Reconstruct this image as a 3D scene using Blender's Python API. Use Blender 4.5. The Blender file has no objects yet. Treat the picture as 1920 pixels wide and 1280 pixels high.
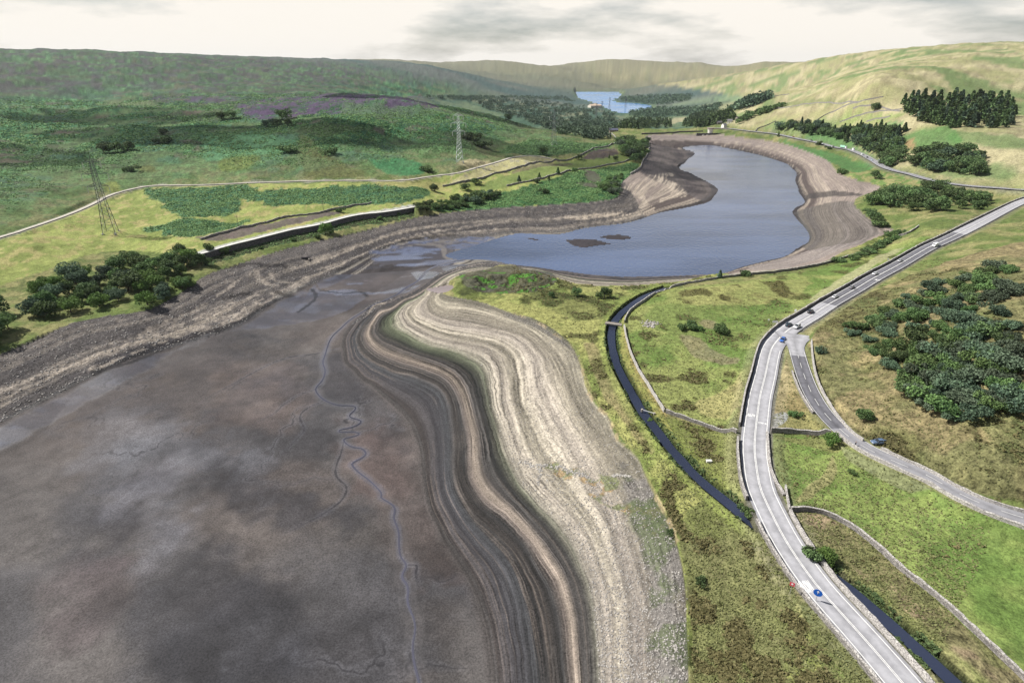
import bpy, math, random
import numpy as np
from mathutils import Vector, Matrix
sc = bpy.context.scene
col = sc.collection
# ------------------------------------------------------------------ camera, sky, sun, exposure
PITCH = math.radians(24.5); FPX = 1117.0; CAMZ = 120.0
cd = bpy.data.cameras.new('camera'); cam = bpy.data.objects.new('camera', cd); col.objects.link(cam)
cam.location = (0, 0, CAMZ); cam.rotation_euler = (math.pi/2 - PITCH, 0, 0)
cd.sensor_fit = 'HORIZONTAL'; cd.sensor_width = 36.0; cd.lens = 36.0*FPX/1920.0
cd.clip_start = 1.0; cd.clip_end = 40000.0
sc.camera = cam
SUN_EL = math.radians(47); SUN_AZ = math.atan2(-0.95, 0.22)      # azimuth from +Y towards +X
wd = bpy.data.worlds.new('World'); sc.world = wd; wd.use_nodes = True
wn = wd.node_tree.nodes; wl = wd.node_tree.links; wn.clear()
wo = wn.new('ShaderNodeOutputWorld'); bg = wn.new('ShaderNodeBackground'); sk = wn.new('ShaderNodeTexSky')
sk.sky_type = 'NISHITA'; sk.sun_disc = False; sk.sun_elevation = SUN_EL; sk.sun_rotation = SUN_AZ
sk.altitude = 300; sk.air_density = 1.0; sk.dust_density = 1.6; sk.ozone_density = 1.5
tc = wn.new('ShaderNodeTexCoord'); mp = wn.new('ShaderNodeMapping'); mp.inputs['Scale'].default_value = (1, 1, 4.5)
nz = wn.new('ShaderNodeTexNoise'); nz.inputs['Scale'].default_value = 2.6; nz.inputs['Detail'].default_value = 9; nz.inputs['Roughness'].default_value = .58
cr = wn.new('ShaderNodeValToRGB'); cr.color_ramp.elements[0].position = .30; cr.color_ramp.elements[1].position = .50
mx = wn.new('ShaderNodeMix'); mx.data_type = 'RGBA'
wl.new(tc.outputs['Generated'], mp.inputs['Vector']); wl.new(mp.outputs[0], nz.inputs['Vector'])
wl.new(nz.outputs['Fac'], cr.inputs[0]); sx = wn.new('ShaderNodeSeparateXYZ'); wl.new(tc.outputs['Generated'], sx.inputs[0]); mr = wn.new('ShaderNodeMapRange'); wl.new(sx.outputs[2], mr.inputs[0])
mr.inputs['From Min'].default_value = .12; mr.inputs['From Max'].default_value = .32; mr.inputs['To Min'].default_value = 1.0; mr.inputs['To Max'].default_value = .16
mm_ = wn.new('ShaderNodeMath'); mm_.operation = 'MULTIPLY'; wl.new(cr.outputs[0], mm_.inputs[0]); wl.new(mr.outputs[0], mm_.inputs[1]); wl.new(mm_.outputs[0], mx.inputs['Factor'])
wl.new(sk.outputs[0], mx.inputs['A']); mx.inputs['B'].default_value = (13.2, 12.5, 11.4, 1)
wl.new(mx.outputs['Result'], bg.inputs[0]); bg.inputs[1].default_value = 0.05
wl.new(bg.outputs[0], wo.inputs[0])
sd = bpy.data.lights.new('sun', 'SUN'); sd.energy = 5.0; sd.angle = math.radians(.5); sd.color = (1, .955, .88)
so = bpy.data.objects.new('sun', sd); col.objects.link(so)
SUNV = Vector((math.sin(SUN_AZ)*math.cos(SUN_EL), math.cos(SUN_AZ)*math.cos(SUN_EL), math.sin(SUN_EL)))
so.rotation_euler = SUNV.to_track_quat('Z', 'Y').to_euler(); so.location = (-200, 100, 500)
sc.view_settings.view_transform = 'Standard'; sc.view_settings.look = 'None'
sc.view_settings.exposure = 0.62; sc.view_settings.gamma = 1.0
# ------------------------------------------------------------------ numeric helpers
rng = np.random.default_rng(7); random.seed(7)
CT, ST = math.cos(PITCH), math.sin(PITCH)
def rays(P):                       # view directions through photo positions (used once, to survey the land)
    P = np.asarray(P, float).reshape(-1, 2)
    a = (P[:, 0]-960)/FPX; b = (640-P[:, 1])/FPX
    return np.stack([a, CT + b*ST, -ST + b*CT], 1)
def at_z(px, py, z):
    d = rays([(px, py)])[0]; t = (z-CAMZ)/d[2]
    return d[0]*t, d[1]*t
def at_r(px, py, r):
    d = rays([(px, py)])[0]; t = r/math.hypot(d[0], d[1])
    return d[0]*t, d[1]*t, CAMZ + d[2]*t
def uv(x, y):
    r = np.hypot(x, y)+1e-6
    return np.stack([np.arctan2(x, np.maximum(y, -1e9))*2.2, np.log(r)], 1)
class TPS:
    def __init__(s, X, v, reg=2e-4):
        n = len(X); s.X = X
        K = s.k(X, X) + np.eye(n)*reg
        Pm = np.hstack([np.ones((n, 1)), X])
        A = np.zeros((n+3, n+3)); A[:n, :n] = K; A[:n, n:] = Pm; A[n:, :n] = Pm.T
        s.w = np.linalg.solve(A, np.concatenate([v, np.zeros(3)]))
    def k(s, A, B):
        d2 = (A[:, None, 0]-B[None, :, 0])**2 + (A[:, None, 1]-B[None, :, 1])**2
        return 0.5*d2*np.log(d2+1e-12)
    def __call__(s, x, y):
        x = np.atleast_1d(np.asarray(x, float)); y = np.atleast_1d(np.asarray(y, float))
        U = uv(x.ravel(), y.ravel()); out = np.empty(len(U)); n = len(s.X)
        for i in range(0, len(U), 20000):
            u = U[i:i+20000]
            out[i:i+20000] = s.k(u, s.X)@s.w[:n] + s.w[n] + u@s.w[n+1:]
        return out.reshape(x.shape)
def _h(ix, iy, seed):
    h = (ix.astype(np.int64)*374761393 + iy.astype(np.int64)*668265263 + seed*1442695041) & 0xffffffff
    h = ((h ^ (h >> 13))*1274126177) & 0xffffffff
    h = ((h ^ (h >> 16))*2246822519) & 0xffffffff
    return ((h ^ (h >> 15)) & 0xffffff)/16777215.0
def vn(x, y, seed=0):
    ix = np.floor(x); iy = np.floor(y); fx = x-ix; fy = y-iy
    fx = fx*fx*fx*(fx*(fx*6-15)+10); fy = fy*fy*fy*(fy*(fy*6-15)+10)
    a = _h(ix, iy, seed); b = _h(ix+1, iy, seed); c = _h(ix, iy+1, seed); d = _h(ix+1, iy+1, seed)
    return (a*(1-fx)+b*fx)*(1-fy)+(c*(1-fx)+d*fx)*fy
def fbm(x, y, scale, seed=0, octs=4, gain=.5):
    s = 0; a = 1; t = 0; c, n = math.cos(.6), math.sin(.6); x = x/scale; y = y/scale
    for k in range(octs):
        s = s + a*vn(x, y, seed+k*17); t += a; a *= gain
        x, y = (x*c-y*n)*2.03+3.1, (x*n+y*c)*2.03+1.7
    return s/t
def sstep(a, b, x):
    t = np.clip((x-a)/(b-a), 0, 1); return t*t*(3-2*t)
def smooth(P, n=2):                # corner cutting for hand surveyed lines
    P = np.asarray(P, float)
    for _ in range(n):
        Q = [P[0]]
        for a, b in zip(P[:-1], P[1:]): Q += [a*.75+b*.25, a*.25+b*.75]
        Q.append(P[-1]); P = np.array(Q)
    return P
def resample(P, step):
    P = np.asarray(P, float); d = np.hypot(*(P[1:, :2]-P[:-1, :2]).T); s = np.concatenate([[0], np.cumsum(d)])
    n = max(2, int(s[-1]/step)+1); t = np.linspace(0, s[-1], n)
    return np.stack([np.interp(t, s, P[:, k]) for k in range(P.shape[1])], 1)
def dline(X, Y, L, margin, attr=None):   # distance to a polyline (and an interpolated attribute)
    L = np.asarray(L, float); D = np.full(X.shape, 1e9); A = np.zeros(X.shape) if attr is not None else None
    bb = (X > L[:, 0].min()-margin) & (X < L[:, 0].max()+margin) & (Y > L[:, 1].min()-margin) & (Y < L[:, 1].max()+margin)
    idx = np.nonzero(bb)[0]
    if len(idx) == 0: return (D, A) if attr is not None else D
    x = X[idx]; y = Y[idx]; d = np.full(len(idx), 1e18); aa = np.zeros(len(idx))
    for k in range(len(L)-1):
        ax, ay = L[k, :2]; bx, by = L[k+1, :2]
        s = np.nonzero((x > min(ax, bx)-margin) & (x < max(ax, bx)+margin) & (y > min(ay, by)-margin) & (y < max(ay, by)+margin))[0]
        if len(s) == 0: continue
        xs, ys = x[s], y[s]
        q = (bx-ax)**2+(by-ay)**2+1e-12; t = np.clip(((xs-ax)*(bx-ax)+(ys-ay)*(by-ay))/q, 0, 1)
        e = (xs-ax-t*(bx-ax))**2+(ys-ay-t*(by-ay))**2
        m = e < d[s]; d[s[m]] = e[m]
        if attr is not None: aa[s[m]] = (attr[k]+(attr[k+1]-attr[k])*t)[m]
    D[idx] = np.sqrt(d)
    if attr is not None: A[idx] = aa; return D, A
    return D
def inside(X, Y, L):
    L = np.asarray(L, float); ins = np.zeros(X.shape, bool)
    bb = np.nonzero((X > L[:, 0].min()) & (X < L[:, 0].max()) & (Y > L[:, 1].min()) & (Y < L[:, 1].max()))[0]
    if len(bb) == 0: return ins
    x = X[bb]; y = Y[bb]; c = np.zeros(len(bb), bool); j = len(L)-1
    for i in range(len(L)):
        xi, yi = L[i, :2]; xj, yj = L[j, :2]
        if yi != yj:
            c ^= ((yi > y) != (yj > y)) & (x < (xj-xi)*(y-yi)/(yj-yi)+xi)
        j = i
    ins[bb] = c; return ins
def sdp(X, Y, L, margin):          # signed distance, negative inside
    L = np.asarray(L, float); Lc = np.vstack([L, L[:1]])
    d = dline(X, Y, Lc, margin); i = inside(X, Y, L)
    return np.where(i, -np.minimum(d, margin*1.0 if margin < 1e8 else d), np.minimum(d, margin))
# ------------------------------------------------------------------ survey of the place, read off the photograph
WATER = [(1277,278),(1309,290),(1287,302),(1266,313),(1300,327),(1336,345),(1348,356),(1338,368),(1330,379),(1287,391),(1224,402),(1182,415),(1129,423),(1087,425),
 (1060,438),(1013,438),(975,437),(950,440),(925,449),(905,456),(880,464),(845,473),(832,481),(860,487),(900,486),(935,490),(950,494),(1000,500),(1045,506),(1119,516),(1182,519),(1224,518),(1290,516),(1340,514),
 (1359,512),(1404,496),(1475,481),(1494,466),(1517,453),(1518,443),(1509,426),(1490,404),(1485,397),(1490,390),(1509,381),(1510,375),(1498,361),(1499,352),(1490,336),(1499,323),(1479,309),(1452,298),(1425,291),(1383,279),(1340,273),(1300,275)]
HW = [(1295,1420),(1290,1250),(1287,1160),(1285,1103),(1279,1061),(1271,1029),(1262,993),(1237,945),(1215,905),(1203,872),(1193,853),(1161,830),(1148,807),(1144,783),(1119,764),(1098,729),(1093,701),(1081,661),
 (1066,643),(1040,628),(1012,606),(975,592),(940,580),(905,566),(870,560),(845,556),(826,549),(840,528),(862,514),(900,507),(950,503),(1000,507),(1041,519),(1055,526),(1087,534),(1150,537),(1203,535),(1266,529),(1350,518),(1383,516),(1413,511),(1490,502),
 (1554,490),(1575,473),(1618,458),(1660,440),(1680,431),(1660,424),(1639,416),(1618,401),(1601,384),(1603,373),(1624,364),(1655,353),(1639,345),(1596,335),(1581,328),(1566,320),(1554,302),(1522,288),(1490,275),(1443,264),(1400,259),(1365,254),(1340,252),
 (1290,252),(1205,252),(1217,262),(1218,267),(1216,288),(1203,305),(1202,316),(1182,327),(1165,342),(1160,356),(1163,370),(1130,377),(1050,383),(960,388),(900,393),(850,397),(800,404),(760,412),(720,423),(640,443),(560,459),(480,484),(430,500),(385,515),(345,545),
 (310,566),(270,585),(200,592),(130,605),(60,640),(-40,680),(-160,740),(-420,860),(-700,1100),(-900,1500)]
LB = [(-420,1010),(-160,880),(-40,812),(60,765),(130,728),(178,703),(250,668),(307,655),(381,636),(444,613),(476,596),(507,569),(550,550),(587,531),(640,510),(687,484),(708,472),(750,455),(792,448),(876,447),(920,441),(960,436)]
WETSHEEN_CH = [(-200,960),(-60,880),(60,815),(178,748),(250,708),(310,668),(360,640),(430,622),(500,613),(560,600),(600,590),(585,560),(575,545),(560,548),(507,575),(476,600),(444,618),(381,642),(307,662),(250,678),(178,710),(60,770),(-60,830),(-200,905)]
WETSHEEN_B = [(588,533),(603,548),(640,554),(684,553),(688,558),(672,569),(640,589),(600,601),(560,607),(500,614),(470,616),(520,598),(560,572),(578,550)]
WETSHEEN_D = [(590,530),(640,511),(700,478),(752,459),(800,453),(876,451),(872,460),(800,467),(745,480),(705,494),(660,518),(612,541),(600,543)]
ISLES = [[(1057,454),(1070,453),(1110,454),(1130,461),(1152,467),(1120,470),(1095,474),(1075,470),(1065,462)],[(1118,452),(1140,447),(1160,446),(1180,449),(1187,455),(1170,459),(1140,458)],[(980,449),(995,447),(1010,451),(1024,456),(1005,455)]]
POOL = [(802,547),(825,537),(846,527),(849,537),(836,545),(815,549)]
STREAM = [(872,487),(840,492),(800,505),(786,527),(760,540),(748,551),(720,565),(700,573),(680,585),(655,600),(640,615),(625,628),(617,640),(609,667),(604,680),(611,695),(605,714),(592,726),(592,735),(606,750),(634,761),(665,760),(668,767),(653,779),(660,784),(678,788),(676,794),(659,802),(634,806),(636,811),(660,809),(678,813),(661,819),(643,822),(646,830),(661,839),(680,840),(688,851),(678,859),(659,868),(661,874),(674,887),(689,897),(708,915),(717,926),(711,932),(739,947),(741,958),(737,972),(748,993),(748,1025),(750,1044),(765,1059),(750,1080),(767,1099),(762,1130),(782,1170),(770,1220),(792,1300),(800,1400)]
STRIBS = [[(605,720),(591,731),(560,739),(545,750),(529,760),(516,775),(497,783),(470,800)],[(606,750),(598,756),(579,762),(560,779),(566,794),(573,805),(560,819),(540,840),(520,860)],[(644,828),(640,850),(630,872),(628,890),(640,903),(652,912),(645,935),(610,962),(565,985),(535,1000),(500,1010)],
 [(640,652),(590,664),(560,667),(529,672),(476,697),(434,722),(391,743),(356,775)],[(765,1059),(784,1058),(778,1075),(786,1102)]]
DARKS = [[(600,545),(620,549),(650,553),(668,549),(684,551),(688,556)],[(178,700),(250,678),(300,657),(322,645)],[(560,585),(590,565),(594,553),(585,543)]]
# sediment contour lines: (t, points)
ISO = [(0.0,[(678,594),(655,612),(640,640),(648,672),(672,700),(705,730),(745,770),(775,810),(790,860),(790,910),(800,950),(830,1010),(862,1060),(890,1110),(915,1200),(930,1330)]),
 (0.15,[(690,592),(664,612),(650,642),(661,685),(700,706),(740,726),(790,755),(808,800),(818,850),(818,900),(828,950),(862,1000),(905,1055),(935,1110),(955,1200),(970,1330)]),
 (0.3,[(700,583),(679,608),(671,640),(695,667),(730,684),(790,700),(838,722),(849,760),(855,810),(862,860),(858,900),(884,945),(925,985),(967,1027),(988,1055),(1011,1101),(1035,1200),(1045,1330)]),
 (0.4,[(715,575),(697,595),(688,620),(700,648),(740,672),(795,688),(845,710),(864,745),(876,790),(889,836),(884,870),(890,910),(920,942),(960,968),(1000,1015),(1035,1065),(1055,1103),(1075,1200),(1080,1330)]),
 (0.6,[(760,562),(742,585),(748,605),(770,635),(820,655),(880,672),(910,690),(912,730),(920,775),(942,825),(957,872),(980,920),(1020,960),(1060,1000),(1090,1050),(1105,1103),(1120,1200),(1125,1330)]),
 (0.8,[(800,556),(792,575),(815,600),(860,612),(920,620),(980,640),(1003,680),(1009,735),(1040,785),(1068,830),(1090,870),(1120,920),(1150,960),(1170,1010),(1182,1060),(1188,1103),(1195,1200),(1200,1330)])]
TRACK = [(-420,560),(-200,500),(-60,462),(60,425),(130,402),(178,381),(202,366),(250,354),(286,346),(360,347),(423,345),(486,342),(570,339),(665,338),(750,339),(813,331),(855,325),(898,313),(936,303),(960,294),(1000,290),(1035,298)]
MAIN = [(1993,356),(1965,362),(1930,374),(1900,385),(1850,411),(1800,435),(1743,464),(1682,497),(1639,520),(1605,541),(1564,565),(1524,588),(1490,609),(1468,626),(1451,646),(1445,657),(1440,678),(1434,708),(1425,740),(1420,777),(1416,811),(1414,843),(1417,871),(1424,910),(1432,930),(1447,962),(1464,996),(1483,1030),(1505,1062),(1530,1094),(1560,1130),(1605,1180),(1670,1250),(1730,1320),(1800,1400)]
BRANCH = [(1489,623),(1490,640),(1498,670),(1509,706),(1522,738),(1539,768),(1562,794),(1590,817),(1622,839),(1673,866),(1746,898),(1850,940),(1960,985),(2100,1035)]
FAR = [(1331,241),(1345,239),(1368,241),(1410,246),(1460,252),(1522,265),(1564,276),(1596,281),(1622,292),(1639,303),(1660,314),(1703,327),(1743,338),(1800,347),(1870,356),(1930,360),(1993,356)]
CANAL = [(1250,538),(1220,548),(1199,558),(1178,573),(1163,586),(1150,603),(1146,622),(1147,643),(1153,670),(1160,688),(1172,712),(1188,739),(1207,773),(1231,802),(1252,830),(1273,853),(1292,876),(1309,893),(1330,912),(1358,935),(1385,955),(1425,985),(1470,1012),(1500,1030),(1532,1053),(1554,1070),(1575,1087),(1596,1102),(1640,1140),(1700,1190),(1780,1260),(1860,1340)]
W7 = [(1350,523),(1309,530),(1266,538),(1237,546),(1224,553),(1203,568),(1182,582),(1172,598),(1169,611),(1174,636),(1184,668),(1195,693),(1216,724),(1231,750),(1245,773)]
# z controls: (px, py, z)
ZC = []
def zc(z, *pts): ZC.extend([(p[0], p[1], z) for p in pts])
zc(0, *WATER[::2])
zc(-2.5, (1350,320),(1420,350),(1400,420),(1250,450),(1350,470),(1150,490),(1400,300),(1450,380),(1080,455))
zc(-.6, (950,470),(1010,480))
zc(.7, (800,490),(720,540),(640,600),(560,620),(480,650),(800,465))
zc(1.4, (600,700),(400,700),(250,760),(400,850),(620,850),(250,950),(500,950),(700,950),(180,1080),(400,1100),(650,1100),(820,1150),(600,1300),(200,1300),(-100,1000),(-300,1300))
zc(10.5, *HW[3:44:2]); zc(10.5, *HW[46:64:2]); zc(10.5, (1217,270),(1203,305),(1165,345),(1130,377),(960,388),(850,397),(720,423),(560,459),(430,500),(345,545),(270,585),(130,605),(-40,680),(-420,860))
zc(1.3, *LB[1:18:3])
zc(16.5, (377,470),(486,443),(602,418),(716,397),(777,386))
zc(17.5, (423,430),(570,400),(700,380),(830,352)); zc(16, (950,352),(1100,316)); zc(20, (898,335),(1034,297),(1150,275))
zc(26, (250,352),(423,342),(570,335),(750,334),(855,322),(960,291)); zc(21, (200,420),(60,470),(330,410)); zc(13,(200,500),(300,480),(60,540))
zc(40, (300,290),(600,285),(750,265)); zc(31, (862,300),(0,400)); zc(26, (940,288)); zc(24,(1040,272)); zc(18,(1110,292))
zc(55, (240,235),(500,232),(700,237)); zc(44, (850,250)); zc(36,(950,248)); zc(27,(1050,260)); zc(15,(1150,270))
zc(76, (178,182),(400,182),(600,182),(760,187)); zc(60,(850,206)); zc(50, (905,216)); zc(50,(0,260),(-150,290)); zc(70,(0,200),(-150,220))
zc(12.5, (1240,536),(1330,527),(1100,560),(1000,560),(1130,620),(1130,700),(1170,780),(1230,870),(1300,960),(1350,1030),(1400,1102),(1420,1200),(880,545),(960,530),(1470,510),(1600,470),(1690,435))
zc(13.5, (1200,600),(1300,600),(1300,700),(1360,790),(1280,780),(1350,870),(1370,930),(1500,560),(1400,560),(1560,520),(1660,465))
zc(20, (1743,464),(1682,497)); zc(18, (1605,541),(1524,588)); zc(16.5,(1451,646),(1425,740)); zc(15.5, (1416,811),(1424,910),(1464,996),(1530,1094),(1670,1250))
zc(19,(1560,600),(1530,680)); zc(17,(1562,794),(1650,853),(1746,896),(1960,985)); zc(21,(1620,700)); zc(26,(1680,620),(1690,700)); zc(30,(1743,560)); zc(20,(1650,800)); zc(44,(1900,560)); zc(34,(1850,700)); zc(25,(1850,850)); zc(30,(1850,470)); zc(34,(1960,460))
zc(14.5,(1480,840),(1600,930),(1720,1040),(1560,1020),(1800,1000),(1650,1100),(1850,1200)); zc(22,(1743,440),(1720,420))
zc(16,(1640,375),(1690,395)); zc(19,(1743,370),(1850,400)); zc(15,(1600,325),(1680,338),(1743,350))
zc(16,(1368,240),(1460,251),(1522,264),(1564,275),(1596,280),(1622,292),(1639,303),(1703,327),(1743,338),(1870,356))
zc(24,(1600,262),(1700,305),(1500,248)); zc(36,(1600,240),(1700,268)); zc(32,(1743,290)); zc(24,(1900,335)); zc(36,(1900,300)); zc(40,(1480,220)); zc(58,(1560,205),(1700,225)); zc(45,(1850,270)); zc(52,(1450,196)); zc(82,(1743,182),(1620,180)); zc(60,(1900,215)); zc(60,(1420,184))
zc(12,(1210,244),(1330,243)); zc(15,(1350,232)); zc(8,(1150,245))
RC = []     # (px, py, ground distance, None) -> z follows from the line of sight ; (px, r, z) -> azimuth only
for p in [(960,150,7000),(1200,150,7500),(700,128,7600),(1400,138,7000),(400,104,3000),(600,112,3200),(0,92,2600),(200,96,2600),(-200,90,2500),(800,122,4200),(1700,96,2600),(1900,84,2300),(2150,80,2200),(1550,112,3200),(1450,124,4200),(960,124,8800),(1250,126,8800),(500,128,6500),(1750,128,5500)]:
    RC.append(at_r(*p))
def azr(px, r, z):
    x, y = at_z(px, 400, 0); q = r/math.hypot(x, y); return x*q, y*q, z
for p in [(870,1750,8),(950,1500,-2),(1040,1350,-6),(900,2500,10),(900,3600,60),(760,2300,62),(1000,2000,-18),(1040,2900,-28),(1080,2500,-38),(960,3500,10),(1100,1700,-14),(1250,1700,-24),(1180,2150,-34),(1300,2000,-24),(1280,2700,-28),(1170,2700,-40),(1160,3500,-42),(1120,4600,-42),(1200,4000,-30),(1260,3600,-5),(1350,2700,0),(1300,3600,20),(1350,2000,-10),(1400,2300,22),(1000,4500,10),(1230,5200,40),(1060,5500,-10),(1450,2600,62),
          (-600,600,20),(-1200,400,10),(2400,600,45),(3000,400,30),(960,20,2),(960,60,2),(300,60,2),(1700,60,14),(1700,25,14)]:
    RC.append(azr(*p))
for a in range(95, 271, 25):            # land behind the viewpoint
    for r, z in ((60, 8), (300, 14), (1200, 60), (6000, 160)):
        RC.append((r*math.sin(math.radians(a)), r*math.cos(math.radians(a)), z))
CX = [at_z(p[0], p[1], p[2])+(p[2],) for p in ZC] + RC
CX = np.array(CX); hb = TPS(uv(CX[:, 0], CX[:, 1]), CX[:, 2], 3e-4)
def cast(P):                         # photo positions -> points on the land
    P = np.asarray(P, float).reshape(-1, 2); d = rays(P); d = d/np.hypot(d[:, 0], d[:, 1])[:, None]
    rr = np.exp(np.linspace(math.log(55), math.log(9500), 420))
    X = d[:, 0:1]*rr; Y = d[:, 1:2]*rr; Z = CAMZ + d[:, 2:3]*rr
    H = hb(X, Y); below = Z < H; k = np.argmax(below, 1); k = np.where(below.any(1), k, len(rr)-1); k = np.maximum(k, 1)
    i = np.arange(len(P)); g0 = (Z-H)[i, k-1]; g1 = (Z-H)[i, k]; t = np.clip(g0/(g0-g1+1e-9), 0, 1)
    r = rr[k-1] + (rr[k]-rr[k-1])*t
    x = d[:, 0]*r; y = d[:, 1]*r
    return np.stack([x, y, hb(x, y)], 1)
def line(P, n=2): return cast(smooth(P, n))
# ------------------------------------------------------------------ survey lines in world metres
def L(P, n=2): return cast(smooth(P, n))
WATw = L(WATER+WATER[:1], 1)[:, :2]; HWw = cast(smooth(HW, 1))[:, :2]; LBw = L(LB)
STRw = L(STREAM, 2); ISOw = [(t, L(p, 1)) for t, p in ISO]
def roadline(P, n=3, step=4.0):
    R = resample(L(P, n), step); z = hb(R[:, 0], R[:, 1])
    for _ in range(25): z[1:-1] = (z[:-2]+z[1:-1]*2+z[2:])/4
    R[:, 2] = z; return R
MAINw = roadline(MAIN); BRw = roadline(BRANCH); FARw = roadline(FAR, 2, 8.0); TRKw = roadline(TRACK, 1, 6.0)
CANw = roadline(CANAL, 2, 2.5)
def blend_end(A, B, i):              # make road A end at road B's height
    j = np.argmin(np.hypot(B[:, 0]-A[i, 0], B[:, 1]-A[i, 1])); dz = B[j, 2]-A[i, 2]
    n = 10
    for k in range(n):
        q = k if i == 0 else len(A)-1-k; A[q, 2] += dz*(1-k/n)
blend_end(BRw, MAINw, 0); blend_end(FARw, MAINw, -1)
RWtop = [(377,478),(408,469),(436,462),(486,447),(570,431),(602,421),(644,412),(687,404),(716,399),(777,389)]
RWw = resample(L(RWtop, 1), 5.0)
# contour coordinate of the drawn-down shore (0 at mud or water, 1 at full-reservoir line)
tx = []; tv = []
for t, p in ISOw:
    q = p[::2]; tx += [tuple(a[:2]) for a in q]; tv += [t]*len(q)
q = HWw[1:-1:2]; tx += [tuple(a) for a in q]; tv += [1.0]*len(q)
q = LBw[::2, :2]; tx += [tuple(a) for a in q]; tv += [0.0]*len(q)
q = WATw[::2]; tx += [tuple(a) for a in q]; tv += [0.0]*len(q)
for p in [(1350,340),(1400,400),(1250,450),(1100,480),(740,515),(640,575),(700,505),(760,485),(820,475),(870,468),(690,545),(750,530),(600,600),(860,482),(830,490),(800,498),(780,472),(730,477),(770,512)]: c = cast([p])[0]; tx.append((c[0], c[1])); tv.append(-.25)
for p in [(690,588),(730,569),(765,552),(795,532),(830,512),(870,499),(900,493)]: c = cast([p])[0]; tx.append((c[0], c[1])); tv.append(.0)
for p in [(550,700),(400,750),(560,850),(650,950),(600,1080),(300,900),(300,1090),(700,1200),(300,1300),(-100,1000)]: c = cast([p])[0]; tx.append((c[0], c[1])); tv.append(-.35)
tx = np.array(tx); tv = np.array(tv)
tT = TPS(uv(tx[:, 0], tx[:, 1]), tv, 2e-3)
# ------------------------------------------------------------------ land grid: one polar sheet out to the horizon
AZ = np.concatenate([np.radians(np.linspace(-180, -60, 30)[:-1]), np.radians(np.linspace(-60, 60, 1240)), np.radians(np.linspace(60, 180, 30)[1:])])
RR = np.concatenate([[0.5, 15, 30, 42, 52, 60, 66, 71], 1/np.linspace(1/75., 1/9300., 900)])
NA, NR = len(AZ), len(RR)
GA, GR = np.meshgrid(AZ, RR); X = (np.sin(GA)*GR).ravel(); Y = (np.cos(GA)*GR).ravel(); R = GR.ravel()
H0 = hb(X, Y)
# far land: slow function, evaluate it once
H = H0.copy()
PX = R/1100.0                          # metres that one photo pixel spans across at that distance
wx = (fbm(X, Y, 30, 5)-.5); wy = (fbm(X, Y, 30, 6)-.5)
dW = sdp(X, Y, WATw, 400.0); dH = sdp(X, Y, HWw, 300.0)
bed = dH < 0; wat = dW < 0
T = np.full(X.shape, 1.2); ib = np.nonzero(bed | (dH < 12))[0]; T[ib] = tT(X[ib], Y[ib])
ISLw = [cast(smooth(p+p[:1], 1))[:, :2] for p in ISLES]; dI = np.full(X.shape, 99.0)
for p in ISLw: dI = np.minimum(dI, sdp(X, Y, p, 60.0))
n12 = fbm(X, Y, 14, 11)-.5; n60 = fbm(X, Y, 75, 12)-.5; n2 = fbm(X, Y, 2.6, 13, 3)-.5; n5 = fbm(X, Y, 5.5, 14, 3)-.5
away = sstep(0, 60, dH)
H += (fbm(X, Y, 1600, 130, 5)-.42)*260*sstep(3800, 7500, R)
hillm = away*sstep(330, 520, R)
H += hillm*(n60*9*sstep(400, 1200, R)+n60*4 + n12*3.0 + n5*.9)
H += (~bed)*(n12*.8+n5*.35+n2*.18)*(1-hillm)*sstep(0, 3, dH)
tb = np.clip(T, 0, 1)
left = (X < np.interp(Y, [150, 330, 380, 420], [-140, -60, 0, 120])) & bed & (T > 0)     # rocky far bank
bank = bed & (T > -.02)
H += np.where(bank, (fbm(T*26, X*.004+Y*.004, 1.0, 21, 3)-.5)*.35*sstep(0, .1, T), 0)
H += np.where(bank & left, n5*1.2+n2*.5, np.where(bank, n2*.16, 0))
H = np.where(bed & ~bank, H + n12*.10 + n5*.02, H)
H = np.where(bed & ~wat, np.maximum(H, .03+.015*np.minimum(np.maximum(dW, 0), 30)), H)
H = np.where(wat, np.minimum(H, -.04-.03*np.abs(dW)), H)
H = np.where(dI < 0, .05+.02*np.minimum(-dI, 8), H)
H = np.where(~bed & (dH < 60) & (R < 1400), np.maximum(H, 10.2+.0*dH), H)
# low cliff at the spit's edge
cl = sstep(2.2, 0, np.abs(dH))*(R < 330)*(X > 0); H += np.where(dH > 0, cl*.5, -cl*.3)
# quarry hollow
qc = cast([(950, 528)])[0]
POOLw = cast(smooth(POOL+POOL[:1], 1))[:, :2]; dPl = sdp(X, Y, POOLw, 30.0); plz = float(hb(*POOLw.mean(0))[0]); H = np.where(dPl < 2.5, np.where(dPl < .8, plz-.9, plz+(H-plz)*sstep(.8, 2.5, dPl)-.0), H)
dq = np.hypot((X-qc[0])/30, (Y-qc[1])/17)+(wx)*.8
quarry = sstep(1.15, .75, dq); H += quarry*(-3.2*sstep(.9, .4, dq)+n5*3.5+n2*1.6)
# ledge below the retaining wall
rwo = RWw[:, :2]*(1-17/np.hypot(RWw[:, 0], RWw[:, 1]))[:, None]
drw0 = dline(X, Y, RWw, 30.0); ledge = np.vstack([RWw[:, :2], rwo[::-1]]); dl = sdp(X, Y, ledge, 30.0)
H = np.where(dl < 0, np.minimum(H, 12.9-1.9*sstep(2, 15, drw0)), H)
drw = dline(X, Y, RWw, 30.0); H = np.where((dl >= 0) & (drw < 12) & (np.hypot(X, Y) > 0) & (H > 12.5), np.maximum(H, 16.4), H)
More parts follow.
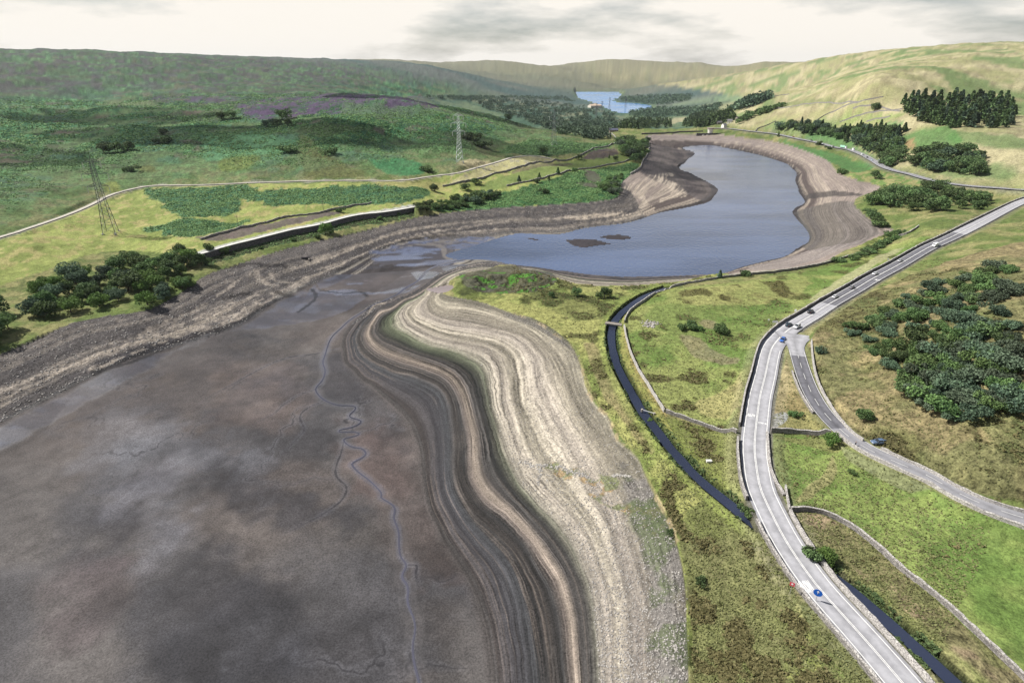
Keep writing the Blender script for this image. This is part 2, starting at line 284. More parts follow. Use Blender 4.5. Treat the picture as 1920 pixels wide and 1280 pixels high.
# roads, track and channel cut the land
def cut(H, Lw, half, side, drop, margin=60.0):
    d, z = dline(X, Y, Lw, margin, Lw[:, 2]); e = np.maximum(side, R*R*1.1e-5)
    f = sstep(half+1.0+e, half+.6+e*.25, d)
    return np.where(d < margin, H*(1-f)+(z-drop-R*.0006)*f, H), d
H, dMain = cut(H, MAINw, 5.0, 3.0, .12); H, dBr = cut(H, BRw, 4.2, 2.5, .12); H, dFar = cut(H, FARw, 5.5, 4.0, .35); H, dTrk = cut(H, TRKw, 2.5, 3.0, .1)
mp_ = dMain < 5.5; H[mp_] = np.minimum(H[mp_], dline(X[mp_], Y[mp_], MAINw, 60, MAINw[:, 2])[1]-.12-R[mp_]*.0006)
dCan, zCan = dline(X, Y, CANw, 30.0, CANw[:, 2])
cutc = (dCan < 9) & (dMain > 5.6); H = np.where(cutc, np.where(dCan < 2.6, zCan-1.4, H*sstep(2.2, 5.5, dCan)+(zCan+.1)*(1-sstep(2.2, 5.5, dCan))), H)
TORS = [(1077,172),(1082,184),(1112,191),(1129,199),(1152,210),(1178,213),(1203,208),(1228,199),(1203,195),(1161,193),(1144,190),(1158,183),(1169,177),(1160,171)]
TORw = np.array([at_z(p[0], p[1], -40)[:2] for p in smooth(TORS+TORS[:1], 1)])
TORw = np.vstack([TORw]); dT = sdp(X, Y, TORw, 500.0)
gs = sstep(2400, 4000, R)*0; H = np.where(dT < 0, np.minimum(H, -41-.05*np.minimum(-dT, 50)), np.where(dT < 160, np.maximum(H, -39.3+.02*dT), H))
HG = H.reshape(NR, NA)
def ground(x, y):                    # height of the finished sheet
    x = np.atleast_1d(np.asarray(x, float)); y = np.atleast_1d(np.asarray(y, float))
    a = np.arctan2(x, y); r = np.hypot(x, y)
    ia = np.clip(np.searchsorted(AZ, a)-1, 0, NA-2); ir = np.clip(np.searchsorted(RR, r)-1, 0, NR-2)
    fa = (a-AZ[ia])/(AZ[ia+1]-AZ[ia]); fr = np.clip((r-RR[ir])/(RR[ir+1]-RR[ir]), 0, 1)
    return (HG[ir, ia]*(1-fa)+HG[ir, ia+1]*fa)*(1-fr)+(HG[ir+1, ia]*(1-fa)+HG[ir+1, ia+1]*fa)*fr
def gz(x, y): return float(ground(x, y)[0])
def hit(px, py):                     # photo position -> point on the finished sheet
    d = rays([(px, py)])[0]; d = d/math.hypot(d[0], d[1]); rr = np.exp(np.linspace(math.log(60), math.log(9000), 1500))
    g = CAMZ+d[2]*rr-ground(d[0]*rr, d[1]*rr); k = int(np.argmax(g < 0))
    if g.min() > 0: k = len(rr)-1
    k = max(k, 1); t = g[k-1]/(g[k-1]-g[k]+1e-9); r = rr[k-1]+(rr[k]-rr[k-1])*t
    return Vector((d[0]*r, d[1]*r, CAMZ+d[2]*r))
# ------------------------------------------------------------------ colours of the land (ground materials, plus painted wet sheen and distance haze)
ALB = .60
def C(r, g, b):
    v = np.array([r, g, b])/255.; return np.where(v < .04045, v/12.92, ((v+.055)/1.055)**2.4)*ALB
K = np.zeros((len(X), 3)); rock = np.zeros(len(X)); veg = np.zeros(len(X)); wet = np.zeros(len(X)); band = np.zeros(len(X))
def paint(m, c):
    m = np.clip(m, 0, 1); i = np.nonzero(m > .003)[0]; mm = m[i][:, None]; c = np.asarray(c)
    K[i] = K[i]*(1-mm) + (c if c.ndim == 1 else c[i])*mm
def setm(A, m, v): A[:] = A*(1-np.clip(m, 0, 1)) + v*np.clip(m, 0, 1)
def mixc(a, b, f): return a[None]*(1-f[:, None])+b[None]*f[:, None]
def area(P, soft=3.0, warp=6.0, n=1):   # soft-edged patch of ground with a ragged outline
    W = cast(smooth(P+P[:1], n))[:, :2]
    w = warp*PX; m = float((np.hypot(W[:, 0], W[:, 1])).max())/1100*(soft+warp)*2+5
    xx = X+wx2*w*2; yy = Y+wy2*w*2*2.0
    s = sdp(xx, yy, W, m)
    return sstep(soft*.5, -soft*.5, s/PX/1.3)
sc_ = np.maximum(R/45, 4.0)
wx2 = np.where(R < 600, fbm(X, Y, 9, 31)-.5, fbm(X, Y, 26, 32)-.5); wy2 = np.where(R < 600, fbm(X, Y, 9, 33)-.5, fbm(X, Y, 26, 34)-.5)
nb = fbm(X, Y, 45, 41, 5); nc = fbm(X, Y, 18, 42, 5); nd = fbm(X, Y, 6, 43, 4); ne = fbm(X, Y, 2.2, 44, 3); nbig = fbm(X, Y, 150, 45, 5)
# -- general pasture
far = sstep(450, 700, R)
paint(np.ones(len(X)), mixc(C(118, 132, 62), C(158, 152, 92), sstep(.38, .62, nc)))
paint(sstep(.5, .62, nd)*.6, C(92, 112, 50)); veg[:] = .5
# -- left hillside: bracken, moor grass, heather
lefth = sstep(40, -40, X-np.interp(Y, [0, 400, 700, 900, 1100, 1400, 2200], [-100, 60, 150, 200, 235, 120, -200]))*(dH > 0)
hill = lefth*sstep(-8, 22, H-np.interp(X, [-900, -400, -100, 100, 240], [25, 25, 26, 22, 15]))
brk = mixc(C(50, 96, 56), C(98, 152, 88), sstep(.42, .68, nd*.5+ne*.2+nb*.3))
brk = brk*(.80+.55*sstep(.3, .7, nbig)[:, None])
paint(hill, brk); setm(veg, hill, 1.0)
g1 = sstep(.52, .66, nb*.65+nc*.35)*hill
paint(g1*.75, mixc(C(80, 96, 58), C(116, 126, 72), nd)); setm(veg, g1*.8, .5)
g2 = sstep(.60, .72, fbm(X, Y, 60, 51, 5))*hill; paint(g2*.6, C(96, 96, 74))
g3 = sstep(.62, .68, fbm(X, Y, 35, 52, 5))*hill; paint(g3*.75, mixc(C(98, 140, 104), C(70, 112, 86), ne))
g4 = sstep(.66, .72, fbm(X, Y, 28, 53, 5))*hill; paint(g4*.6, C(128, 106, 92))
hi = hill*sstep(60, 95, H); paint(hi*.5, mixc(C(104, 112, 84), C(74, 96, 76), sstep(.4, .6, nc)))
paint(hi*sstep(.5, .58, nc)*.6, C(104, 88, 98))
HEA = C(116, 90, 124)
for P, a in (([(440,195),(520,180),(620,177),(700,178),(790,186),(835,202),(770,208),(700,214),(640,212),(560,214),(500,226),(460,222)], .9),([(600,177),(720,182),(830,178),(870,192),(840,204),(760,190)], .6),([(255,186),(330,180),(420,184),(360,196)], .5),
             ([(820,182),(870,180),(850,190)], .8),([(430,200),(520,196),(600,204),(560,214),(480,214)], .7),([(280,182),(440,178),(460,190),(360,196)], .6)):
    m = area(P, 6, 10); paint(m*a*sstep(.36, .56, nd*.5+nc*.5), mixc(HEA, C(74, 60, 82), ne)); setm(veg, m, .8)
for P, c in (([(380,262),(460,248),(540,262),(600,270),(560,282),(450,300),(370,298)], C(98, 150, 96)),([(560,292),(600,298),(636,306),(600,320),(560,326)], C(112, 166, 116)),([(690,300),(760,295),(800,312),(790,326),(740,330),(700,312)], C(60, 132, 76)),
             ([(410,300),(470,288),(490,306),(450,322),(412,316)], C(122, 136, 52)),([(560,238),(620,232),(700,240),(640,252),(580,262)], C(96, 112, 64)),([(560,250),(620,290),(640,310),(700,330),(600,336),(560,332)], C(104, 108, 52)),
             ([(252,310),(300,312),(300,320),(262,322)], C(112, 116, 54)),([(195,342),(220,346),(235,360),(200,362)], C(140, 146, 60)),([(860,298),(900,298),(930,304),(890,312),(858,312)], C(196, 178, 128)),
             ([(178,196),(230,188),(300,196),(260,204)], C(118, 132, 84)),([(640,196),(800,200),(860,212),(700,224),(640,215)], C(96, 122, 84))):
    paint(area(P, 5, 8)*.8, c[None]*(.75+.5*ne[:, None]))
# -- pasture below the track
past = area([(178,384),(250,357),(290,350),(423,348),(570,343),(750,343),(813,335),(860,326),(936,306),(985,285),(1050,298),(1160,281),(1200,290),(1205,312),(1180,330),(1165,345),(1163,374),(1050,384),(900,396),(777,391),(644,414),(486,450),(377,480),(250,470),(178,470),(60,520),(-100,560),(-300,560),(-60,470),(60,430)], 2, 1)
paint(past, mixc(C(168, 176, 92), C(146, 158, 78), sstep(.4, .6, nc))); paint(past*sstep(.55, .65, nd), C(178, 170, 104)); setm(veg, past, .35)
BR2 = mixc(C(56, 104, 66), C(92, 146, 96), sstep(.35, .65, nd*.6+ne*.4))
for P in ([(275,352),(425,349),(436,365),(455,392),(430,402),(350,408),(320,398),(300,380),(282,365)],[(266,428),(310,418),(340,410),(400,414),(468,410),(450,424),(400,436),(360,446),(325,446),(290,438)],[(468,364),(530,356),(600,352),(700,347),(780,352),(818,362),(790,374),(740,384),(650,388),(560,382),(500,384),(462,374)],[(425,348),(470,352),(500,368),(450,380)]):
    m = area(P, 3, 9); paint(m*.95, BR2); setm(veg, m, 1.0)
m = area([(365,448),(423,433),(518,416),(600,400),(640,396),(640,402),(560,418),(470,440),(400,455)], 2, 3); paint(m*.85, mixc(C(120, 104, 104), C(98, 82, 96), nd))
m = area([(840,343),(898,316),(960,296),(985,284),(1002,288),(1060,300),(1034,301),(960,320),(898,337),(862,346)], 3, 3); paint(m, mixc(C(204, 196, 136), C(186, 178, 122), nc)); paint(m*sstep(.6, .7, nd)*.6, C(158, 150, 140))
m = area([(700,340),(800,337),(850,346),(820,356),(700,352)], 4, 6); paint(m*.8, C(174, 168, 100))
m = area([(782,393),(850,382),(950,362),(1041,337),(1066,325),(1129,314),(1180,306),(1202,308),(1182,328),(1163,350),(1163,374),(1050,384),(950,390),(850,396)], 3, 6)
paint(m*.95, mixc(C(46, 98, 50), C(92, 142, 72), sstep(.4, .6, nc*.5+nd*.5))); setm(veg, m, 1.0)
m = area([(950,354),(1041,333),(1098,317),(1170,304),(1190,294),(1140,288),(1080,296),(1000,316),(900,345),(900,362)], 3, 4); paint(m*.9, mixc(C(138, 152, 78), C(108, 130, 66), nc))
for P in ([(1092,318),(1120,322),(1134,340),(1110,346),(1096,332)],[(1080,342),(1120,344),(1124,352),(1100,352)]): paint(area(P, 3, 5)*.7, mixc(C(128, 104, 98), C(96, 88, 76), nd))
m = area([(1092,296),(1115,281),(1150,278),(1160,284),(1160,292),(1120,298)], 2, 3); paint(m*.8, mixc(C(104, 76, 98), C(84, 66, 70), nd))
m = area([(960,322),(1010,306),(1080,302),(1070,308),(1010,316),(960,328)], 2, 2); paint(m*.7, C(112, 98, 84))
m = area([(930,286),(985,262),(1060,268),(1140,272),(1157,272),(1140,278),(1080,290),(1000,292)], 3, 5); paint(m*.85, mixc(C(58, 98, 52), C(86, 122, 64), nd)); setm(veg, m, .9)
# -- valley woods floor and far fields
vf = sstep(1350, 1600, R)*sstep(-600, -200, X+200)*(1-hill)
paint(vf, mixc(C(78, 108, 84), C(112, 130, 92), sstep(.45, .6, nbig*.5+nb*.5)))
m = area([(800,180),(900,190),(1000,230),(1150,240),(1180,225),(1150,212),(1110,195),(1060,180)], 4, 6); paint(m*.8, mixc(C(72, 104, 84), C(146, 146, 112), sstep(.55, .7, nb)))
m = area([(1100,195),(1125,193),(1132,200),(1115,203)], 1, 1); paint(m, C(196, 176, 150))
for P, c in (([(1255,200),(1300,182),(1330,180),(1335,190),(1300,198)], C(150, 172, 118)),([(1330,178),(1400,178),(1420,180),(1380,190),(1345,192)], C(146, 172, 112)),([(1250,205),(1300,198),(1390,196),(1380,206),(1300,210)], C(160, 164, 118)),([(1235,226),(1290,218),(1275,232),(1240,234)], C(172, 166, 124)),([(1340,198),(1400,192),(1380,214),(1345,216)], C(170, 170, 120))):
    paint(area(P, 1, 1), c)
# far moor skyline, distance haze painted in as a bluish tint
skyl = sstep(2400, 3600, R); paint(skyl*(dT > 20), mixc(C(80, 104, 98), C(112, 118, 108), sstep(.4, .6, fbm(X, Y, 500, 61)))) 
# -- right hillside: pale grazed pasture
rh = sstep(-10, 30, X-np.interp(Y, [0, 500, 700, 900, 1150, 1250, 1800, 2600], [400, 430, 420, 440, 330, 360, 560, 900]))*(dH > 0)*sstep(15, 22, H)*sstep(480, 600, R)
paint(rh, mixc(C(198, 186, 138), C(172, 168, 112), sstep(.42, .62, nb))); setm(veg, rh, .45)
paint(rh*sstep(.56, .63, nc)*.6, C(158, 146, 108)); paint(rh*sstep(.58, .66, fbm(X, Y*.5, 70, 71))*.8, mixc(C(128, 152, 84), C(104, 134, 74), nd))
for P, c in (([(1560,222),(1600,210),(1700,212),(1690,222),(1620,235),(1580,238)], C(146, 160, 88)),([(1450,196),(1560,182),(1640,180),(1560,192),(1470,204)], C(140, 146, 92)),([(1654,236),(1700,228),(1690,240),(1660,242)], C(110, 156, 84)),([(1680,250),(1743,240),(1800,235),(1800,300),(1743,285),(1690,278)], C(92, 136, 66)),
             ([(1455,262),(1560,286),(1600,300),(1640,312),(1620,320),(1600,325),(1560,306),(1520,290)], C(84, 132, 66)),([(1500,258),(1560,240),(1590,262),(1650,290),(1640,300),(1560,272)], C(100, 142, 78)),([(1700,262),(1712,258),(1722,260),(1712,282),(1704,276)], C(176, 142, 98))):
    paint(area(P, 3, 5)*.85, c[None]*(.8+.4*nd[:, None]))
m = area([(1580,332),(1620,318),(1700,330),(1760,345),(1760,352),(1690,352),(1640,346),(1596,337)], 3, 5); paint(m*.8, mixc(C(176, 168, 104), C(120, 150, 70), sstep(.45, .55, nd)))
# -- near fields
spit = area([(1081,655),(1098,700),(1119,764),(1148,800),(1203,870),(1262,990),(1285,1102),(1290,1300),(1560,1300),(1480,1085),(1420,980),(1350,935),(1250,835),(1180,740),(1143,640),(1170,575),(1235,540),(1350,518),(1500,500),(1690,440),(1690,425),(1500,495),(1350,512),(1200,533),(1040,522),(900,512),(826,548),(940,580),(1012,604),(1066,641)], 2, 2)
ysp = mixc(C(168, 166, 84), C(134, 146, 62), sstep(.4, .6, nc)); paint(spit, ysp); paint(spit*sstep(.53, .6, nd*.5+nc*.5)*.8, C(104, 112, 48)); paint(spit*sstep(.6, .68, fbm(X, Y, 7, 81))*.75, C(70, 74, 34)); setm(veg, spit, .6)
m = area([(860,556),(900,545),(1000,552),(1060,600),(1150,600),(1140,560),(1000,540),(880,530)], 4, 6); paint(m*.55, C(112, 118, 58)); paint(m*sstep(.48, .56, nc)*.75, C(70, 76, 36))
m = area([(1240,905),(1258,900),(1268,935),(1262,960),(1248,940)], 4, 5); paint(m*.8, C(78, 76, 38))
m = area([(1290,950),(1340,930),(1420,985),(1490,1102),(1500,1300),(1300,1300),(1290,1103),(1265,1000)], 5, 8); paint(m*.75, mixc(C(112, 120, 58), C(140, 134, 84), sstep(.42, .6, nc))); paint(m*sstep(.58, .66, nd)*.7, C(84, 86, 52))
m = area([(1096,640),(1120,640),(1150,700),(1190,770),(1230,840),(1215,850),(1165,790),(1120,730)], 4, 7); paint(m*.65, C(158, 138, 96)); paint(m*sstep(.5, .6, nd*.5+nc*.5)*.8, C(92, 94, 40))
m = area([(1200,560),(1260,540),(1400,528),(1560,500),(1690,450),(1743,440),(1743,458),(1610,524),(1545,572),(1450,625),(1425,650),(1400,700),(1385,800),(1310,790),(1248,770),(1190,668),(1172,612)], 2, 3)
paint(m, mixc(C(116, 140, 58), C(158, 164, 84), sstep(.42, .6, nc*.6+nb*.4))); paint(m*sstep(.6, .66, fbm(X, Y, 10, 83))*.75, C(84, 84, 40)); setm(veg, m, .5)
m2 = area([(1270,545),(1400,530),(1540,520),(1480,560),(1380,575),(1280,570)], 5, 8); paint(m2*.55, C(176, 170, 96)); paint(m2*sstep(.5, .56, fbm(X, Y*.6, 12, 84))*.8, C(88, 82, 40))
m2 = area([(1230,570),(1400,572),(1500,560),(1440,625),(1420,650),(1280,640),(1200,600)], 6, 9); paint(m2*.5, C(98, 126, 50))
m2 = area([(1390,700),(1384,790),(1320,780),(1300,750),(1350,740)], 5, 8); paint(m2*.65, C(186, 172, 108))
m2 = area([(1515,562),(1600,505),(1672,468),(1700,462),(1690,470),(1610,515),(1530,567)], 3, 3); paint(m2*.75, C(186, 180, 128))
for P in ([(1275,630),(1300,628),(1330,650),(1360,668),(1390,672),(1380,684),(1330,680),(1290,664)],[(1208,604),(1228,603),(1226,612),(1212,611)],[(1310,602),(1340,598),(1345,612),(1320,616)]): paint(area(P, 4, 8)*.7, mixc(C(176, 156, 112), C(132, 124, 100), nd))
m = area([(1168,612),(1160,640),(1170,680),(1190,725),(1232,782),(1262,815),(1276,802),(1246,774),(1216,726),(1195,695),(1180,660),(1173,630)], 1, 1); paint(m, mixc(C(182, 160, 96), C(150, 136, 74), sstep(.4, .6, ne)))
m = area([(1168,610),(1166,598),(1185,572),(1210,556),(1235,544),(1224,552),(1203,566),(1182,581),(1172,597)], 1, 1); paint(m, C(186, 168, 96))
m = area([(1250,780),(1380,815),(1392,900),(1410,965),(1390,955),(1340,912),(1280,850)], 2, 3); paint(m, mixc(C(150, 150, 78), C(126, 136, 60), nc)); paint(m*sstep(.55, .62, nd*.5+nc*.5)*.8, C(96, 92, 44)); paint(m*sstep(.6, .68, nb)*.6, C(176, 150, 104))
m = area([(1478,660),(1466,700),(1450,770),(1444,808),(1556,812),(1530,775),(1505,730),(1490,690)], 1, 1); paint(m, mixc(C(186, 168, 112), C(150, 134, 84), sstep(.4, .6, nd))); paint(m*area([(1475,770),(1530,780),(1550,812),(1450,806)], 4, 6)*.6, C(134, 136, 66))
m = area([(1447,776),(1470,772),(1480,784),(1462,798),(1445,800)], 2, 4); paint(m*.9, C(176, 178, 178)); setm(rock, m, .5)
m = area([(1515,640),(1560,590),(1640,545),(1700,520),(1800,480),(2000,440),(2000,950),(1746,880),(1650,835),(1600,810),(1545,740),(1522,680)], 2, 3)
paint(m, mixc(C(150, 134, 86), C(126, 122, 66), sstep(.42, .6, nc))); paint(m*sstep(.57, .65, nd*.5+nc*.5)*.8, C(84, 76, 44)); paint(m*sstep(.62, .7, fbm(X, Y, 9, 88))*.7, C(178, 158, 100)); paint(m*sstep(.55, .65, fbm(X, Y, 24, 89))*.5, C(104, 116, 58)); setm(veg, m, .8)
m = area([(1445,812),(1555,820),(1590,832),(1650,872),(1743,915),(1850,960),(2000,1040),(2000,1300),(1860,1240),(1740,1105),(1656,1036),(1571,974),(1515,955),(1478,952),(1460,920),(1446,880)], 1, 1)
paint(m, mixc(C(116, 142, 60), C(146, 162, 78), sstep(.42, .6, nc))); paint(m*sstep(.56, .66, nd)*.6, C(100, 124, 54)); setm(veg, m, .45)
m2 = area([(1562,850),(1572,880),(1555,905),(1530,925),(1500,945),(1490,935),(1525,905),(1548,880)], 4, 6); paint(m2*.75, C(168, 156, 104)); m2 = area([(1450,820),(1560,822),(1600,840),(1560,850),(1500,835)], 5, 8); paint(m2*.5, C(156, 142, 90))
m2 = area([(1570,838),(1700,895),(1743,915),(1743,930),(1680,912),(1600,870)], 3, 6); paint(m2*.6, C(146, 142, 110)); setm(rock, m2, .4)
m = area([(1480,960),(1515,957),(1571,978),(1656,1040),(1731,1104),(1850,1210),(1950,1300),(1750,1300),(1620,1140),(1560,1080),(1500,1000)], 1, 1); paint(m, mixc(C(176, 152, 110), C(142, 130, 84), sstep(.42, .6, nd))); paint(m*sstep(.55, .62, nc)*.6, C(112, 118, 54)); paint(m*area([(1640,1080),(1700,1120),(1620,1140),(1590,1100)], 5, 8)*.5, C(118, 130, 56)); setm(veg, m, .9)
# canal banks, road verges, track
paint(sstep(7, 4.5, dCan)*.55*(dH > 2), C(150, 162, 66)); paint(sstep(3.4, 2.3, dCan), C(54, 62, 34))
paint(sstep(10, 7, dMain)*.35, C(160, 150, 118)); paint(sstep(5.6, 4.8, dMain), C(128, 124, 110)); paint(sstep(5.0, 4.0, dBr)*.8, C(150, 148, 96))
paint(sstep(12, 6, dFar)*.6*(R > 500), C(150, 146, 128)); paint(sstep(4, 1.8, dTrk), C(178, 170, 152))
rt = [(377,476),(486,445),(602,417),(716,396),(777,387)]
paint(sstep(3.4, 1.6, dline(X, Y, L([(377,474),(408,466),(436,459),(486,444),(570,428),(602,418),(644,409),(716,396),(777,386)], 1), 20))*(dl > 0), C(206, 204, 196))
# -- the drained bed
mudm = bed & ~bank
bm = (dH < 0).astype(float)
gq = fbm(X, Y*.8, 12, 134, 5); mn = sstep(.35, .65, fbm(X, Y, 40, 91, 5)); mn2 = sstep(.4, .62, fbm(X*.6+Y*.3, Y, 26, 92, 5)); mn3 = sstep(.45, .6, fbm(X, Y, 70, 93, 4))
mud = mixc(C(90, 80, 76), C(118, 107, 101), mn); mud = mud*(1-.55*mn2[:, None])+C(78, 76, 82)[None]*.55*mn2[:, None]; mud = mud*(1-.45*mn3[:, None])+C(122, 102, 90)[None]*.45*mn3[:, None]
paint(bm, mud); setm(veg, bm, 0); setm(wet, bm, .14)
for P, c, a in (([(250,760),(290,770),(320,800),(360,830),(500,860),(480,900),(350,900),(250,880),(150,860),(150,780)], C(124, 122, 130), .75),([(178,905),(260,880),(330,890),(280,960),(178,960)], C(128, 124, 136), .6),([(178,960),(280,950),(260,1010),(178,1030)], C(58, 55, 62), .8),([(290,960),(350,950),(370,1000),(300,1050),(260,1100),(240,1102),(270,1040)], C(126, 122, 130), .8),
                ([(300,1060),(380,1010),(460,1040),(560,1102),(600,1300),(200,1300),(260,1102)], C(58, 58, 66), .8),([(380,880),(470,880),(560,930),(700,930),(700,980),(500,990),(400,950)], C(56, 56, 64), .8),([(430,700),(560,680),(600,740),(540,800),(420,800),(350,760)], C(138, 112, 100), .7),([(470,700),(560,690),(580,720),(500,740)], C(70, 68, 78), .6),
                ([(640,800),(720,780),(790,850),(790,920),(720,930),(660,900)], C(118, 88, 78), .7),([(660,620),(640,700),(760,790),(780,830),(700,790),(640,740),(610,680)], C(74, 62, 62), .7),([(710,930),(800,900),(840,1010),(900,1102),(760,1102),(720,1000)], C(98, 76, 68), .65),([(178,1040),(240,1040),(250,1102),(200,1200),(100,1200),(100,1060)], C(104, 84, 84), .7),
                ([(620,545),(760,540),(700,570),(640,600),(560,640),(600,590)], C(80, 64, 62), .8),([(600,520),(700,480),(840,470),(800,530),(740,550),(620,550)], C(88, 76, 82), .6),([(760,800),(800,850),(800,950),(760,900),(740,830)], C(140, 122, 110), .6)):
    m = area(P, 60, 34); paint(m*a*.85*bm*(T < .05), (c[None]*.85+C(92, 82, 78)[None]*.15)*(.75+.5*sstep(.35, .65, gq)[:, None]))
for P, a in ((WETSHEEN_CH, .75), (WETSHEEN_B, .95), (WETSHEEN_D, .9)):  # bluish sky sheen painted onto the mud, besides its real wetness
    m = area(P, 12 if P is WETSHEEN_CH else 3, 14 if P is WETSHEEN_CH else 4)*bm; stk = fbm(X*.35+Y*.25, Y*1.1, 9, 125, 4); paint(m*a*(.5+.5*sstep(.4, .55, stk)), mixc(C(108, 114, 138), C(74, 72, 86), sstep(.42, .56, stk*.6+nd*.4))); setm(wet, m, .62)
m = area([(880,470),(905,458),(850,455),(800,457),(760,470),(740,485),(800,484),(830,476)], 4, 5); paint(m*bm*.7, C(104, 112, 140)); setm(wet, m*bm, .85)  # more sky sheen, painted blue onto wet mud
for P in ([(770,510),(790,508),(826,510),(815,520),(792,524),(786,528)],[(826,504),(850,498),(868,502),(852,508),(835,508)],[(825,483),(860,476),(880,478),(850,484)]): m = area(P, 1.5, 3)*bm; paint(m*.85, C(176, 188, 208)); setm(wet, m, .9)  # pale sky reflection painted on thin sheets of water
m = area([(612,633),(600,680),(640,600),(720,566),(770,540),(760,556),(700,585),(650,615),(625,645)], 6, 4); paint(m*bm*.4, C(92, 84, 96))
wz = area([(700,480),(760,456),(900,444),(960,452),(960,494),(880,492),(800,540),(720,562),(640,562),(600,545),(640,515)], 8, 8)*bm
sk1 = fbm(X*.35+Y*.5, Y*1.2-X*.3, 11, 126, 5); paint(wz*.25, mixc(C(78, 66, 66), C(98, 90, 102), sstep(.4, .6, sk1))); paint(wz*sstep(.54, .62, sk1)*.8, C(118, 124, 150)); wet[:] = np.maximum(wet, wz*(.35+.6*sstep(.5, .58, sk1)))  # bluish reflective streaks painted into the wet mud colour
# fine drainage lines and mottling of the silt
rv = np.abs(fbm(X, Y, 34, 127, 5, .55)-.5); rvm = sstep(.009, .003, rv)*sstep(.40, .55, fbm(X, Y, 60, 128, 3))*sstep(.02, -.05, T)*(R < 330)*bm; rp = sstep(.05, .012, rv)*sstep(.40, .55, fbm(X, Y, 60, 128, 3))*sstep(.02, -.05, T)*(R < 330)*bm; paint(rp*.22, C(136, 130, 136)); paint(rvm*.7, C(52, 48, 52))
gr1 = fbm(X, Y, 3.2, 129, 4, .6); gr2 = fbm(X*.5, Y, 9, 131, 4); K *= (1+(.5*(gr1-.5)+.55*(gr2-.5))*(bm*(T < .1)))[:, None]
pm = sstep(.5, .66, fbm(X*.5+Y*.2, Y, 52, 132, 5)); paint(pm*.35*bm*(T < 0), C(128, 110, 100)); pm = sstep(.52, .64, fbm(X, Y*.7, 38, 133, 5)); paint(pm*.35*bm*(T < 0), C(70, 68, 75))
# stream halo of grey silt
dS = dline(X, Y, STRw, 20.0); hs_ = .5+1.3*mn*nd*2; paint(sstep(1.0, .3, dS/hs_)*.5*bm, C(112, 110, 124)); setm(wet, sstep(3, 1, dS)*bm, .6)
for Tt in STRIBS:
    Lt = L(Tt, 3); d, at_ = dline(X, Y, Lt, 10.0, np.linspace(1, 0, len(Lt))); fd = sstep(0, .45, at_); paint(sstep(1.8, .3, d+(nd-.5))*.22*fd*bm, C(132, 128, 138)); paint(sstep(.45, .1, d+(ne-.5)*.5-.1*(1-fd))*.75*fd*bm, C(54, 50, 56))
for Tt in DARKS:
    d = dline(X, Y, L(Tt, 2), 10.0); paint(sstep(1.5, .6, d+(ne-.5))*.85*bm, C(38, 34, 38))
# banded shore
TT = [-.05, .02, .10, .17, .24, .30, .34, .38, .42, .47, .54, .59, .62, .67, .72, .80, .88, 1.0]
CC = [(98,84,78),(92,82,77),(76,71,72),(65,63,67),(60,61,64),(84,78,74),(68,67,67),(108,96,87),(146,130,112),(84,79,76),(62,62,60),(92,94,74),(172,162,140),(164,152,134),(188,176,148),(160,148,132),(176,164,138),(150,142,118)]
CL = np.array([C(*c) for c in CC]); Tn = T + (fbm(X, Y, 24, 95, 3)-.5)*.05
BC = np.stack([np.interp(Tn, TT, CL[:, k]) for k in range(3)], 1)
mac = fbm(Tn*17+(fbm(X, Y, 60, 120, 3)-.5)*1.2, X*.003+Y*.006, 1.0, 121, 5, .6); BC = BC*(.66+.68*sstep(.32, .66, mac)[:, None]); mac3 = fbm(Tn*70, X*.006-Y*.004, 1.0, 222, 3); ln3 = (sstep(.60, .66, mac3)*sstep(.36, .1, np.abs(T-.28))*sstep(.35, .6, fbm(X, Y, 40, 223, 3)))[:, None]; BC = BC*(1-.38*ln3)+C(136, 120, 106)[None]*.38*ln3
mac2 = fbm(Tn*45, X*.004-Y*.004, 1.0, 122, 4); BC = BC*(.86+.28*sstep(.35, .65, mac2)[:, None]); bl_ = (sstep(.6, .68, mac)*sstep(.5, .62, T))[:, None]; BC = BC*(1-.5*bl_)+C(204, 190, 164)[None]*.5*bl_
lo = sstep(-.06, .03, T)*bm*(~left)*(R < 420)
alongY = Y                                              # the strata fade to paler, stonier ground nearer the viewpoint
BC = BC*(1-.35*(sstep(150, 95, R)*sstep(.45, .6, T))[:, None]) + C(134, 124, 118)[None]*(.35*(sstep(150, 95, R)*sstep(.45, .6, T))[:, None])
paint(lo, BC); setm(band, lo, 1.0); band = band*np.interp(T, [-.1, .1, .3, .5, .6, .7, 1], [.12, .45, .8, 1.0, .8, .6, .5])*(.4+1.0*sstep(.35, .6, fbm(X, Y, 22, 99, 3))); setm(rock, lo*sstep(.35, .7, T), .62); setm(wet, lo, .12)
grn = lo*sstep(.5, .58, T)*sstep(.66, .6, T)*sstep(200, 250, R); paint(grn*.22, C(104, 128, 60))
m = area([(1030,868),(1100,880),(1200,900),(1250,960),(1240,1010),(1200,980),(1100,920),(1020,890)], 6, 12); paint(m*sstep(.5, .6, nd)*.8*bm, mixc(C(112, 124, 56), C(158, 126, 58), sstep(.5, .6, ne)))
m = area([(1165,880),(1230,890),(1260,960),(1275,1050),(1285,1103),(1295,1300),(1225,1300),(1220,1103),(1190,1000),(1180,940)], 16, 26); paint(m*.8*bm, mixc(C(132, 126, 120), C(88, 104, 60), sstep(.45, .55, nd*.6+nc*.4))); setm(rock, m*bm*sstep(.6, .45, nd), .9)
